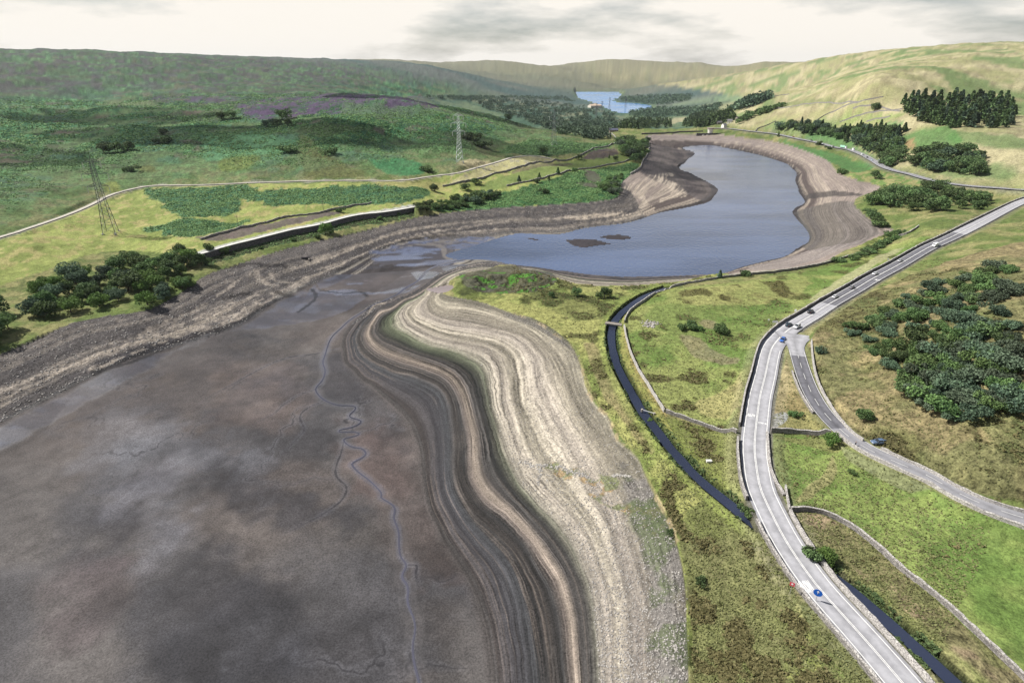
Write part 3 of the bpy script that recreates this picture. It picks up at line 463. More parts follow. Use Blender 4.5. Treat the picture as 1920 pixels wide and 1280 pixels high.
# rocky far bank
lb = (left & bank & (R < 760)).astype(float)*sstep(-.02, .04, T)
st = fbm(T*14, X*.006+Y*.004, 1.0, 96, 4)
paint(lb, mixc(C(94, 88, 86), C(132, 122, 112), sstep(.38, .6, st))); paint(lb*sstep(.58, .66, st)*sstep(.75, .4, T)*sstep(.04, .16, T)*np.where(X > -60, .35, .85), C(186, 170, 148)); paint(lb*sstep(.5, .62, nd)*.5, C(82, 78, 80)); setm(rock, lb, 1.0); setm(band, lb, .45); setm(wet, lb, .05)
m = area([(400,500),(480,486),(600,455),(720,425),(820,405),(900,398),(880,412),(780,425),(650,455),(540,485),(440,515)], 5, 8); paint(m*.5*lb, C(108, 102, 100))
m = area([(178,700),(300,650),(444,608),(470,590),(400,610),(300,635),(178,680)], 3, 6); paint(m*.75*lb, C(62, 60, 64))
for P, w_ in (([(178,668),(250,645),(300,626),(340,606),(385,594),(440,566),(490,552)], 1.3),([(178,690),(250,662),(310,640),(370,618),(400,606)], 1.2),([(250,630),(300,612),(330,598),(365,584),(400,560),(425,542),(450,522),(470,515)], 1.1),([(372,619),(420,607),(460,589),(480,574),(510,560),(545,544),(570,529),(577,520)], 2.4),([(400,600),(440,590),(470,575),(500,556),(530,545),(560,530)], 1.2),([(-60,760),(60,710),(178,668)], 1.3),
              ([(480,508),(486,522),(500,532),(520,536)], 1.5),([(505,512),(512,524),(530,532),(548,530)], 1.4),([(600,505),(640,492),(680,478)], 1.2),([(780,440),(840,430),(900,422),(950,415)], 1.4),([(800,446),(870,436),(930,428)], 1.0),([(1030,412),(1060,407),(1100,410)], 2.5)):
    d = dline(X, Y, L(P, 2), 25.0)+(nd-.5)*5; paint(sstep(w_*1.4, w_*.3, np.abs(d))*(.45+.55*sstep(.35, .6, ne))*.8*bm, C(190, 174, 154))
for P, w_ in (([(430,500),(480,492),(500,500),(530,498)], 3),([(178,700),(250,668),(310,645),(400,622),(460,600),(482,580),(520,562)], 2.0),([(640,505),(700,480),(730,462),(770,448),(850,440)], 2.5),([(520,548),(545,556)], 2),([(420,560),(460,548),(470,552)], 1.6)):
    d = dline(X, Y, L(P, 2), 25.0)+(nd-.5)*4; paint(sstep(w_*1.3, w_*.4, np.abs(d))*.75*bm, C(44, 40, 42))
# distant shores: dark wet mud at the water, pale stone above
ds = bm*(R >= 380)*(1-lb); st2 = fbm(T*12, X*.004, 1.0, 97, 4)
paint(ds*sstep(-.1, .02, T), mixc(C(104, 90, 84), C(164, 146, 132), sstep(.1, .55, T+(st2-.5)*.5))); paint(ds*sstep(.12, .02, T)*.8, C(72, 62, 60)); paint(ds*sstep(.56, .63, st2)*sstep(.9, .5, T)*.7, C(190, 172, 148)); setm(rock, ds, .6); setm(band, ds, .5); setm(wet, ds, .1)
pen = area([(1218,270),(1280,280),(1312,290),(1290,300),(1268,312),(1300,327),(1350,354),(1340,370),(1320,382),(1260,350),(1200,330),(1205,300)], 6, 8)*bm; paint(pen*.9, mixc(C(66, 56, 56), C(100, 88, 84), sstep(.4, .62, nc))); setm(wet, pen, .35)
for P in ([(1170,352),(1195,336),(1215,332),(1240,345),(1215,352),(1210,378),(1235,395),(1195,408),(1130,418),(1205,392),(1200,372),(1180,358)],[(1210,332),(1250,322),(1270,326),(1240,334),(1275,345),(1290,366),(1262,372),(1230,385),(1250,366),(1262,352)],[(1060,408),(1110,404),(1180,396),(1150,408),(1090,414)]):
    m = area(P, 3, 7)*bm; paint(m*(.12+.8*sstep(.46, .56, fbm(T*34, X*.02, 1.0, 98, 3))), C(208, 188, 160))
m = area([(1215,263),(1330,262),(1345,274),(1277,278),(1225,275)], 2, 3)*bm; paint(m*.85, C(82, 70, 68))
m = area([(1205,254),(1330,254),(1420,266),(1440,275),(1340,263),(1215,263)], 1, 1)*bm; paint(m*.9, C(156, 140, 130))
# steep dark gully
m = area([(1509,376),(1540,370),(1580,368),(1625,366),(1600,360),(1540,358),(1515,362)], 2, 3)*bm; paint(m*.8, C(78, 72, 70))
m = area([(1490,400),(1510,390),(1560,378),(1600,378),(1620,402),(1660,430),(1620,455),(1560,470),(1500,470),(1518,445)], 3, 4)*bm; paint(m*.7, mixc(C(116, 110, 104), C(90, 86, 82), sstep(.45, .55, st2))); 
m = area([(1404,500),(1475,484),(1530,465),(1600,455),(1640,440),(1570,472),(1490,500),(1413,509)], 2, 3)*bm; paint(m*.8, mixc(C(174, 160, 152), C(140, 128, 120), nd)); setm(rock, m, .9)
m = area([(862,512),(950,503),(1000,506),(1048,515),(1036,538),(990,550),(900,550),(868,535)], 2, 4); paint(m*.85, mixc(C(104, 102, 92), C(64, 62, 54), sstep(.42, .6, ne*.5+nd*.5))); paint(m*sstep(.62, .68, nd), C(88, 138, 52)); setm(rock, m, 1.0); setm(veg, m, .2)
m = area([(950,585),(1012,600),(1050,625),(1080,660),(1060,650),(1000,612),(940,590)], 2, 3); paint(m*.8, C(124, 118, 106)); setm(rock, m, 1.0)
paint(np.clip(sstep(.6, .1, dI)*bm, 0, 1), C(70, 58, 60))
ii = dI < 0; wet[ii] = .4
sw_ = area([(690,478),(760,455),(830,448),(900,444),(935,446),(890,464),(838,480),(880,488),(840,497),(760,500),(700,495)], 10, 14)*bm; paint(sw_*(.45+.5*sstep(.46, .56, sk1)), mixc(C(84, 78, 90), C(112, 120, 152), sstep(.45, .58, sk1))); wet[:] = np.maximum(wet, sw_*(.55+.42*sstep(.46, .54, sk1))); rock[:] = rock*(1-sw_); band[:] = band*(1-sw_)  # blue sky sheen painted in streaks over the wet shallows
# ledge below the wall: rough grass
m = sstep(1, -1, dl)*(dH > -2); paint(m*.9, mixc(C(52, 62, 36), C(84, 92, 52), nd)); setm(veg, m, .8)
lum = K@np.array([.25, .6, .15]); vg = np.clip(veg*1.5, 0, 1)[:, None]
K = K*(1-.12*vg)+lum[:, None]*.12*vg; K[:, 2] += .07*lum*vg[:, 0]; K[:, 0] *= 1-.05*vg[:, 0]
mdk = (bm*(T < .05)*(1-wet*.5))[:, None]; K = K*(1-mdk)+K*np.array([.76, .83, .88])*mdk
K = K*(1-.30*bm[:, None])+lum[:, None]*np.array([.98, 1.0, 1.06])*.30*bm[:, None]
sc3_ = sstep(.75, .25, np.abs(dH-.2)+(ne-.5)*1.4)*(R < 330)*(X > 0)*(R > 120); paint(sc3_*.6*sstep(.48, .58, nd), C(196, 176, 142))
K *= (.86+.28*ne)[:, None]*(.9+.2*nd)[:, None]
# ------------------------------------------------------------------ land meshes
ii, jj = np.meshgrid(np.arange(NR-1), np.arange(NA-1), indexing='ij')
q0 = (ii*NA+jj).ravel(); F = np.stack([q0, q0+1, q0+NA+1, q0+NA], 1)
# close the ring at the back and the centre by construction: azimuth runs -180..180
fc = bed[F].sum(1) >= 3
hl = (lefth[F].mean(1) > .5) & (R[F].mean(1) > 430) & ~fc
P3 = np.stack([X, Y, H], 1)
# smooth vertex normals from the whole sheet
Pg = P3.reshape(NR, NA, 3); du = np.gradient(Pg, axis=1); dv = np.gradient(Pg, axis=0); N = np.cross(du, dv).reshape(-1, 3); N /= np.linalg.norm(N, axis=1)[:, None]+1e-12; N[N[:, 2] < 0] *= -1
def nodes(name):
    m = bpy.data.materials.new(name); m.use_nodes = True; return m, m.node_tree.nodes, m.node_tree.links
def land_mat():
    m, n, l = nodes('land'); b = n['Principled BSDF']
    geo = n.new('ShaderNodeNewGeometry')
    c = n.new('ShaderNodeAttribute'); c.attribute_name = 'tint'; p = n.new('ShaderNodeAttribute'); p.attribute_name = 'prm'; s = n.new('ShaderNodeAttribute'); s.attribute_name = 'strat'
    sep = n.new('ShaderNodeSeparateColor'); l.new(p.outputs['Color'], sep.inputs[0])
    def math_(op, a, bb, cl=False):
        q = n.new('ShaderNodeMath'); q.operation = op; q.use_clamp = cl
        for k, v in enumerate((a, bb)):
            if isinstance(v, (int, float)): q.inputs[k].default_value = v
            elif v is not None: l.new(v, q.inputs[k])
        return q.outputs[0]
    def noise(scale, det=4, rough=.6, vec=None):
        q = n.new('ShaderNodeTexNoise'); q.inputs['Scale'].default_value = scale; q.inputs['Detail'].default_value = det; q.inputs['Roughness'].default_value = rough
        l.new(vec or geo.outputs['Position'], q.inputs['Vector']); return q.outputs['Fac']
    def rng_(v, a, b_, c_, d_):
        q = n.new('ShaderNodeMapRange'); l.new(v, q.inputs['Value'])
        for k, t in zip(('From Min', 'From Max', 'To Min', 'To Max'), (a, b_, c_, d_)): q.inputs[k].default_value = t
        return q.outputs[0]
    one = 1.0
    # tufts of vegetation
    n1 = noise(.45, 5, .65); n2_ = noise(1.6, 3, .7)
    v1 = rng_(n1, .36, .64, -.55, .55); v2 = rng_(n2_, .34, .66, -.5, .5)
    vv = math_('MULTIPLY', math_('ADD', v1, v2), sep.outputs['Green'])
    # strata along the contour coordinate
    wv = rng_(noise(.16, 3, .6), .3, .7, -.3, .3); cx = n.new('ShaderNodeCombineXYZ'); l.new(math_('ADD', math_('MULTIPLY', s.outputs['Fac'], 60.0), wv), cx.inputs[0])
    sp = n.new('ShaderNodeSeparateXYZ'); l.new(geo.outputs['Position'], sp.inputs[0])
    l.new(math_('MULTIPLY', math_('ADD', sp.outputs[0], sp.outputs[1]), .012), cx.inputs[1])
    sn = noise(1.0, 6, .72, cx.outputs[0]); s1 = rng_(sn, .36, .64, -.75, .75)
    sepb = p.outputs['Alpha']
    sv = math_('MULTIPLY', s1, sepb)
    # stones: pale and dark speckle
    vo = n.new('ShaderNodeTexVoronoi'); vo.inputs['Scale'].default_value = 1.9; l.new(geo.outputs['Position'], vo.inputs['Vector'])
    vo2 = n.new('ShaderNodeSeparateColor'); l.new(vo.outputs['Color'], vo2.inputs[0])
    st1 = rng_(vo2.outputs[0], .0, 1.0, -.42, .42)
    pk = math_('MULTIPLY', math_('GREATER_THAN', vo2.outputs[1], .955), .9)
    pk = math_('MULTIPLY', pk, math_('LESS_THAN', vo.outputs['Distance'], .45))
    stn = math_('MULTIPLY', math_('ADD', st1, pk), sep.outputs['Red'])
    bare = math_('SUBTRACT', 1.15, math_('ADD', sep.outputs['Green'], sep.outputs['Red']), True); mud_ = math_('MULTIPLY', rng_(noise(2.0, 5, .85), .38, .62, -.42, .42), bare)
    tot = math_('ADD', math_('ADD', vv, sv), math_('ADD', stn, mud_)); mul = math_('MAXIMUM', math_('ADD', tot, 1.0), .18)
    hs = n.new('ShaderNodeVectorMath'); hs.operation = 'SCALE'; l.new(c.outputs['Color'], hs.inputs[0]); l.new(mul, hs.inputs['Scale'])
    l.new(hs.outputs[0], b.inputs['Base Color'])
    l.new(rng_(sep.outputs['Blue'], 0, 1, .98, .10), b.inputs['Roughness']); l.new(rng_(sep.outputs['Blue'], 0, 1, .12, .6), b.inputs['Specular IOR Level'])
    bu = n.new('ShaderNodeBump'); bu.inputs['Strength'].default_value = .75; bu.inputs['Distance'].default_value = 1.0
    hsum = math_('ADD', math_('MULTIPLY', math_('ADD', math_('MULTIPLY', n1, 1.0), math_('MULTIPLY', n2_, .45)), math_('ADD', math_('MULTIPLY', sep.outputs['Green'], .85), .09)), math_('MULTIPLY', math_('ADD', vo2.outputs[0], 0.0), math_('MULTIPLY', sep.outputs['Red'], .22)))
    l.new(hsum, bu.inputs['Height']); l.new(bu.outputs[0], b.inputs['Normal'])
    return m
LAND = land_mat()
def land_obj(name, mask):
    f = F[mask]; u, inv = np.unique(f.ravel(), return_inverse=True); me = bpy.data.meshes.new(name)
    me.vertices.add(len(u)); me.vertices.foreach_set('co', P3[u].astype(np.float32).ravel())
    me.loops.add(len(inv)); me.loops.foreach_set('vertex_index', inv.astype(np.int32))
    me.polygons.add(len(f)); me.polygons.foreach_set('loop_start', np.arange(0, len(inv), 4, dtype=np.int32)); me.polygons.foreach_set('loop_total', np.full(len(f), 4, np.int32))
    me.polygons.foreach_set('use_smooth', np.ones(len(f), bool)); me.update()
    a = me.attributes.new('tint', 'FLOAT_COLOR', 'POINT'); a.data.foreach_set('color', np.hstack([K[u], np.ones((len(u), 1))]).astype(np.float32).ravel())
    a = me.attributes.new('prm', 'FLOAT_COLOR', 'POINT'); a.data.foreach_set('color', np.stack([rock[u], veg[u], wet[u], band[u]], 1).astype(np.float32).ravel())
    a = me.attributes.new('strat', 'FLOAT', 'POINT'); a.data.foreach_set('value', T[u].astype(np.float32))
    me.normals_split_custom_set_from_vertices(N[u].tolist())
    me.materials.append(LAND); o = bpy.data.objects.new(name, me); col.objects.link(o); o['kind'] = 'structure'; return o
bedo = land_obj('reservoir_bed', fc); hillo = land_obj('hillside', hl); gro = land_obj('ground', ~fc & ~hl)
# ------------------------------------------------------------------ water
def water_mat(name, c, rough, bump, bscale, stretch=(1, 1, 1), spec=.5):
    m, n, l = nodes(name); b = n['Principled BSDF']; b.inputs['Base Color'].default_value = (*c, 1); b.inputs['Roughness'].default_value = rough; b.inputs['IOR'].default_value = 1.33; b.inputs['Specular IOR Level'].default_value = spec
    g = n.new('ShaderNodeNewGeometry'); mp = n.new('ShaderNodeMapping'); mp.inputs['Scale'].default_value = stretch; l.new(g.outputs['Position'], mp.inputs[0])
    t = n.new('ShaderNodeTexNoise'); t.inputs['Scale'].default_value = bscale; t.inputs['Detail'].default_value = 5; l.new(mp.outputs[0], t.inputs['Vector'])
    t2 = n.new('ShaderNodeTexNoise'); t2.inputs['Scale'].default_value = .012; t2.inputs['Detail'].default_value = 3; l.new(g.outputs['Position'], t2.inputs['Vector'])
    r = n.new('ShaderNodeMapRange'); l.new(t2.outputs[0], r.inputs[0]); r.inputs['From Min'].default_value = .35; r.inputs['From Max'].default_value = .65; r.inputs['To Min'].default_value = rough*.7; r.inputs['To Max'].default_value = rough*1.4
    l.new(r.outputs[0], b.inputs['Roughness'])
    m3 = n.new('ShaderNodeMapping'); m3.inputs['Scale'].default_value = (.006, .02, 1); l.new(g.outputs['Position'], m3.inputs[0]); t3 = n.new('ShaderNodeTexNoise'); t3.inputs['Scale'].default_value = 1; t3.inputs['Detail'].default_value = 6; l.new(m3.outputs[0], t3.inputs[0]); c3 = n.new('ShaderNodeValToRGB'); c3.color_ramp.elements[0].position = .36; c3.color_ramp.elements[1].position = .64; c3.color_ramp.elements[0].color = tuple(v*.72 for v in c)+(1,); c3.color_ramp.elements[1].color = tuple(v*1.25 for v in c)+(1,); l.new(t3.outputs[0], c3.inputs[0]); l.new(c3.outputs[0], b.inputs['Base Color'])
    bu = n.new('ShaderNodeBump'); bu.inputs['Strength'].default_value = bump; bu.inputs['Distance'].default_value = .3; l.new(t.outputs[0], bu.inputs['Height']); l.new(bu.outputs[0], b.inputs['Normal']); return m
def mesh_obj(name, V, Fc, mat, parent=None, smooth_=False, kind=None):
    me = bpy.data.meshes.new(name); me.from_pydata([tuple(map(float, v)) for v in V], [], [tuple(f) for f in Fc]); me.update()
    for mm in (mat if isinstance(mat, (list, tuple)) else [mat]): me.materials.append(mm)
    if smooth_: me.polygons.foreach_set('use_smooth', [True]*len(me.polygons))
    o = bpy.data.objects.new(name, me); col.objects.link(o)
    if parent: o.parent = parent
    if kind: o['kind'] = kind
    return o
def poly_sheet(name, W, z, mat, kind='structure'):
    import mathutils
    W = [tuple(p[:2]) for p in W]
    if W[0] == W[-1]: W = W[:-1]
    tris = mathutils.geometry.tessellate_polygon([[Vector((a, b, 0)) for a, b in W]])
    o = mesh_obj(name, [(a, b, z) for a, b in W], tris, mat, kind=kind)
    if o.data.polygons[0].normal.z < 0: o.data.flip_normals()
    return o
def grow(W, d):
    W = np.asarray(W)[:, :2]; 
    if np.allclose(W[0], W[-1]): W = W[:-1]
    p = np.roll(W, 1, 0); q = np.roll(W, -1, 0); t = q-p; t /= np.linalg.norm(t, axis=1)[:, None]+1e-9
    n_ = np.stack([t[:, 1], -t[:, 0]], 1); A = .5*np.sum(W[:, 0]*q[:, 1]-q[:, 0]*W[:, 1])
    return W + n_*(d if A > 0 else -d)
WM = water_mat('reservoir water', (.066, .090, .155), .13, .9, .45, (1, .6, 1))
# drained reservoir: a strip wider than the shoreline, hidden under the banks
c0 = WATw.mean(0); poly_sheet('reservoir_water', grow(WATw, 6.0), 0.0, WM)
poly_sheet('distant_water', grow(TORw, 30.0), -40.0, water_mat('far water', (.05, .19, .42), .2, .2, .2))
PMAT = water_mat('silty pool', (.30, .25, .24), .12, .1, .8)
poly_sheet('pool_water', grow(POOLw, 1.2), plz-.45, PMAT)
def ribbon(Lw, half, dz, zf=None, hole=None):
    V = []; Fc = []; t = np.gradient(Lw[:, :2], axis=0); t /= np.linalg.norm(t, axis=1)[:, None]+1e-9; n_ = np.stack([t[:, 1], -t[:, 0]], 1)
    hf = half if hasattr(half, '__len__') else [half]*len(Lw)
    for i in range(len(Lw)):
        z = Lw[i, 2] if zf is None else zf[i]
        for s in (-1, 1): V.append((Lw[i, 0]+n_[i, 0]*hf[i]*s, Lw[i, 1]+n_[i, 1]*hf[i]*s, z+dz))
        if i: k = 2*i; Fc.append((k-2, k-1, k+1, k))
    return V, Fc
S = resample(STRw, 1.2); sz = ground(S[:, 0], S[:, 1]); sz = np.array([max(sz[max(0, i-2):i+3]) for i in range(len(sz))])
hw = .10+.28*fbm(S[:, 0], S[:, 1], 11, 101)+np.interp(np.arange(len(S))/len(S), [0, .15, .3, 1], [.8, .8, .1, .0])
V, Fc = ribbon(S, hw*.9, .05, sz); st_o = mesh_obj('stream_water', V, Fc, water_mat('stream', (.06, .06, .08), .14, .15, 1.2), kind='structure')
V, Fc = ribbon(CANw, 1.35+.5*fbm(CANw[:, 0], CANw[:, 1], 5, 140), -.75); mesh_obj('channel_water', V, Fc, water_mat('channel', (.022, .028, .05), .10, .12, .8), kind='structure')
# ------------------------------------------------------------------ materials and builders
def flat(name, c, rough=.6, metal=0, spec=.5, noise=None, bump=0, alt=None):
    m, n, l = nodes(name); b = n['Principled BSDF']; b.inputs['Roughness'].default_value = rough; b.inputs['Metallic'].default_value = metal; b.inputs['Specular IOR Level'].default_value = spec
    if noise is None: b.inputs['Base Color'].default_value = (*c, 1)
    else:
        g = n.new('ShaderNodeTexCoord'); t = n.new('ShaderNodeTexNoise'); t.inputs['Scale'].default_value = noise; t.inputs['Detail'].default_value = 6; t.inputs['Roughness'].default_value = .65; l.new(g.outputs['Object'], t.inputs[0])
        r = n.new('ShaderNodeValToRGB'); r.color_ramp.elements[0].position = .32; r.color_ramp.elements[1].position = .68
        a = alt or tuple(v*.55 for v in c); r.color_ramp.elements[0].color = (*a, 1); r.color_ramp.elements[1].color = (*c, 1); l.new(t.outputs[0], r.inputs[0]); l.new(r.outputs[0], b.inputs['Base Color'])
        if bump: bu = n.new('ShaderNodeBump'); bu.inputs['Strength'].default_value = bump; bu.inputs['Distance'].default_value = .2; l.new(t.outputs[0], bu.inputs['Height']); l.new(bu.outputs[0], b.inputs['Normal'])
    return m
def stone_mat(name, c, c2, cell=1.6, mortar=.25):
    m, n, l = nodes(name); b = n['Principled BSDF']; b.inputs['Roughness'].default_value = .95; b.inputs['Specular IOR Level'].default_value = .1
    g = n.new('ShaderNodeTexCoord'); mp = n.new('ShaderNodeMapping'); mp.inputs['Scale'].default_value = (1, 1, 2.2); l.new(g.outputs['Object'], mp.inputs[0])
    v = n.new('ShaderNodeTexVoronoi'); v.inputs['Scale'].default_value = cell; l.new(mp.outputs[0], v.inputs['Vector'])
    v2 = n.new('ShaderNodeTexVoronoi'); v2.feature = 'DISTANCE_TO_EDGE'; v2.inputs['Scale'].default_value = cell; l.new(mp.outputs[0], v2.inputs['Vector'])
    s = n.new('ShaderNodeSeparateColor'); l.new(v.outputs['Color'], s.inputs[0]); x = n.new('ShaderNodeMix'); x.data_type = 'RGBA'; x.inputs['A'].default_value = (*c2, 1); x.inputs['B'].default_value = (*c, 1); l.new(s.outputs[0], x.inputs['Factor'])
    k = n.new('ShaderNodeMapRange'); k.inputs['From Max'].default_value = .08; k.inputs['To Min'].default_value = mortar; l.new(v2.outputs['Distance'], k.inputs[0])
    sc2 = n.new('ShaderNodeVectorMath'); sc2.operation = 'SCALE'; l.new(x.outputs['Result'], sc2.inputs[0]); l.new(k.outputs[0], sc2.inputs['Scale']); l.new(sc2.outputs[0], b.inputs['Base Color'])
    bu = n.new('ShaderNodeBump'); bu.inputs['Strength'].default_value = .8; bu.inputs['Distance'].default_value = .12; l.new(k.outputs[0], bu.inputs['Height']); l.new(bu.outputs[0], b.inputs['Normal']); return m
class MB:
    def __init__(s): s.v = []; s.f = []; s.m = []
    def add(s, V, Fc, m=0):
        k = len(s.v); s.v += [tuple(v) for v in V]; s.f += [tuple(i+k for i in f) for f in Fc]; s.m += [m]*len(Fc)
    def box(s, x0, x1, y0, y1, z0, z1, m=0, tx=0, ty=0):
        V = [(x0, y0, z0), (x1, y0, z0), (x1, y1, z0), (x0, y1, z0), (x0+tx, y0+ty, z1), (x1-tx, y0+ty, z1), (x1-tx, y1-ty, z1), (x0+tx, y1-ty, z1)]
        s.add(V, [(3, 2, 1, 0), (4, 5, 6, 7), (0, 1, 5, 4), (1, 2, 6, 5), (2, 3, 7, 6), (3, 0, 4, 7)], m)
    def bar(s, a, b, r, m=0, n=4, r2=None):
        a = Vector(a); b = Vector(b); d = (b-a); u = d.orthogonal().normalized(); w = d.normalized().cross(u); r2 = r if r2 is None else r2
        V = [a+(u*math.cos(2*math.pi*k/n)+w*math.sin(2*math.pi*k/n))*r for k in range(n)]+[b+(u*math.cos(2*math.pi*k/n)+w*math.sin(2*math.pi*k/n))*r2 for k in range(n)]
        s.add(V, [(k, (k+1) % n, n+(k+1) % n, n+k) for k in range(n)]+[tuple(range(n))[::-1], tuple(range(n, 2*n))], m)
    def cyl(s, c, ax, r, h, n=14, m=0): 
        c = Vector(c); ax = Vector(ax); s.bar(c-ax*h/2, c+ax*h/2, r, m, n)
    def loft(s, rings, m=0, caps=True):
        k = len(s.v); n = len(rings[0])
        for r in rings: s.v += [tuple(p) for p in r]
        for i in range(len(rings)-1):
            for j in range(n): s.f.append((k+i*n+j, k+i*n+(j+1) % n, k+(i+1)*n+(j+1) % n, k+(i+1)*n+j)); s.m.append(m)
        if caps: s.f.append(tuple(k+j for j in range(n))[::-1]); s.m.append(m); s.f.append(tuple(k+(len(rings)-1)*n+j for j in range(n))); s.m.append(m)
    def mesh(s, name, mats):
        me = bpy.data.meshes.new(name); me.from_pydata(s.v, [], s.f)
        for mm in (mats if isinstance(mats, (list, tuple)) else [mats]): me.materials.append(mm)
        me.polygons.foreach_set('material_index', s.m); me.update(); return me
    def build(s, name, mats, parent=None, smooth_=False):
        me = s.mesh(name, mats)
        if smooth_: me.polygons.foreach_set('use_smooth', [True]*len(me.polygons))
        o = bpy.data.objects.new(name, me); col.objects.link(o)
        if parent: o.parent = parent
        return o
def tag(o, label, cat, group=None, kind=None):
    if label: o['label'] = label
    if cat: o['category'] = cat
    if group: o['group'] = group
    o['kind'] = kind or 'thing'
    return o
def empty(name, loc=(0, 0, 0), rz=0):
    o = bpy.data.objects.new(name, None); col.objects.link(o); o.location = loc; o.rotation_euler = (0, 0, rz); o.empty_display_size = .5; return o
def copy_tree(o, parent=None):
    c = o.copy(); col.objects.link(c); c.parent = parent
    for ch in list(o.children): copy_tree(ch, c)
    return c
def off(Lw, d):
    t = np.gradient(Lw[:, :2], axis=0); t /= np.linalg.norm(t, axis=1)[:, None]+1e-9; n_ = np.stack([t[:, 1], -t[:, 0]], 1)
    O = Lw.copy(); dd = d if hasattr(d, '__len__') else np.full(len(Lw), d); O[:, :2] += n_*dd[:, None]; return O
# ------------------------------------------------------------------ roads and markings
def road_mat(name, c, c2, worn=.4):
    m, n, l = nodes(name); b = n['Principled BSDF']; b.inputs['Roughness'].default_value = .85; b.inputs['Specular IOR Level'].default_value = .25
    g = n.new('ShaderNodeNewGeometry'); t = n.new('ShaderNodeTexNoise'); t.inputs['Scale'].default_value = .35; t.inputs['Detail'].default_value = 8; t.inputs['Roughness'].default_value = .7; l.new(g.outputs['Position'], t.inputs[0])
    w = n.new('ShaderNodeAttribute'); w.attribute_name = 'across'
    sq = n.new('ShaderNodeMath'); sq.operation = 'PINGPONG'; sq.inputs[1].default_value = .5; l.new(w.outputs['Fac'], sq.inputs[0])
    r = n.new('ShaderNodeMapRange'); l.new(sq.outputs[0], r.inputs[0]); r.inputs['From Min'].default_value = 0; r.inputs['From Max'].default_value = .5; r.inputs['To Min'].default_value = -.16; r.inputs['To Max'].default_value = .16
    a = n.new('ShaderNodeMath'); a.operation = 'ADD'; l.new(t.outputs[0], a.inputs[0]); l.new(r.outputs[0], a.inputs[1])
    x = n.new('ShaderNodeValToRGB'); x.color_ramp.elements[0].position = .3; x.color_ramp.elements[1].position = .72; x.color_ramp.elements[0].color = (*c2, 1); x.color_ramp.elements[1].color = (*c, 1); l.new(a.outputs[0], x.inputs[0]); l.new(x.outputs[0], b.inputs['Base Color'])
    bu = n.new('ShaderNodeBump'); bu.inputs['Strength'].default_value = .15; l.new(t.outputs[0], bu.inputs['Height']); l.new(bu.outputs[0], b.inputs['Normal']); return m
ASP_P = road_mat('pale asphalt', (.36, .36, .385), (.21, .21, .225)); ASP_D = road_mat('dark asphalt', (.15, .15, .17), (.08, .08, .09)); ASP_M = road_mat('worn asphalt', (.25, .25, .27), (.17, .17, .185))
PAINT = flat('road paint', (.78, .78, .76), .7, noise=1.2, alt=(.55, .55, .54)); GRAV = flat('track gravel', (.46, .43, .38), .95, noise=.5, alt=(.30, .28, .24))
def road_obj(name, Lw, h0, h1, mats, midx=None, lift=0.0):
    nx = 8; V = []; Fc = []; A = []
    for i in range(len(Lw)): pass
    Ls = [off(Lw, h0+(h1-h0)*k/nx) if not hasattr(h1, '__len__') else off(Lw, h0+(h1-h0)*k/nx) for k in range(nx+1)]
    for i in range(len(Lw)):
        for k in range(nx+1): V.append((Ls[k][i, 0], Ls[k][i, 1], Lw[i, 2]+lift)); A.append(k/nx*2.0)
        if i:
            q = i*(nx+1)
            for k in range(nx): Fc.append((q-nx-1+k, q-nx+k, q+k+1, q+k))
    me = bpy.data.meshes.new(name); me.from_pydata([tuple(map(float, v)) for v in V], [], Fc); at = me.attributes.new('across', 'FLOAT', 'POINT'); at.data.foreach_set('value', A)
    for m in mats: me.materials.append(m)
    if midx is not None: me.polygons.foreach_set('material_index', [midx[j//nx] for j in range(len(Fc))])
    me.update(); o = bpy.data.objects.new(name, me); col.objects.link(o); o['kind'] = 'structure'
    if me.polygons[0].normal.z < 0: me.flip_normals()
    return o
mi = [1 if 470 > math.hypot(p[0], p[1]) > 305 else 0 for p in MAINw[1:]]
jn = cast([(1475, 640)])[0]; dj = np.hypot(MAINw[:, 0]-jn[0], MAINw[:, 1]-jn[1])
wl_ = 4.1+1.6*sstep(38, 0, dj+0); road_obj('road', MAINw, -4.1, wl_, [ASP_P, ASP_D], mi, 0)
bi = [0 if math.hypot(p[0]-BRw[0, 0], p[1]-BRw[0, 1]) < 26 else (1 if math.hypot(p[0], p[1]) > 190 else 2) for p in BRw[1:]]
db = np.hypot(BRw[:, 0]-BRw[0, 0], BRw[:, 1]-BRw[0, 1]); spl = 3.0
BRz = resample(BRw, 1.0); db = np.hypot(BRz[:, 0]-BRw[0, 0], BRz[:, 1]-BRw[0, 1]); spl = 3.0+5.5*np.clip(1-db/20, 0, 1)**2; BRz[:, 2] += np.where(db < 24, -.012, 0); bi = [0 if math.hypot(p[0]-BRw[0, 0], p[1]-BRw[0, 1]) < 26 else (1 if math.hypot(p[0], p[1]) > 190 else 2) for p in BRz[1:]]
road_obj('side_road', BRz, -spl, spl, [ASP_P, ASP_D, ASP_M], bi, 0)
road_obj('far_road', FARw, -4.6, 4.6, [ASP_M], None, .25); road_obj('track', TRKw, -1.7, 1.7, [GRAV], None, .12)
def strip(Lw, d, w, z=.02, dash=None):
    Ls = resample(Lw, 1.5); a = off(Ls, d-w/2); b = off(Ls, d+w/2); V = []; Fc = []; s = 0
    for i in range(len(Ls)):
        V += [(a[i, 0], a[i, 1], Ls[i, 2]+z), (b[i, 0], b[i, 1], Ls[i, 2]+z)]
        if i:
            s += 1.5
            if dash is None or (s % (dash[0]+dash[1])) < dash[0]: k = 2*i; Fc.append((k-2, k-1, k+1, k))
    return V, Fc
def markings(name, parts):
    mb = MB()
    for p in parts: mb.add(*p)
    o = mb.build(name, PAINT); o['kind'] = 'structure'
    return o
near = MAINw[dj < 1e9]; lim = [i for i in range(len(MAINw))]
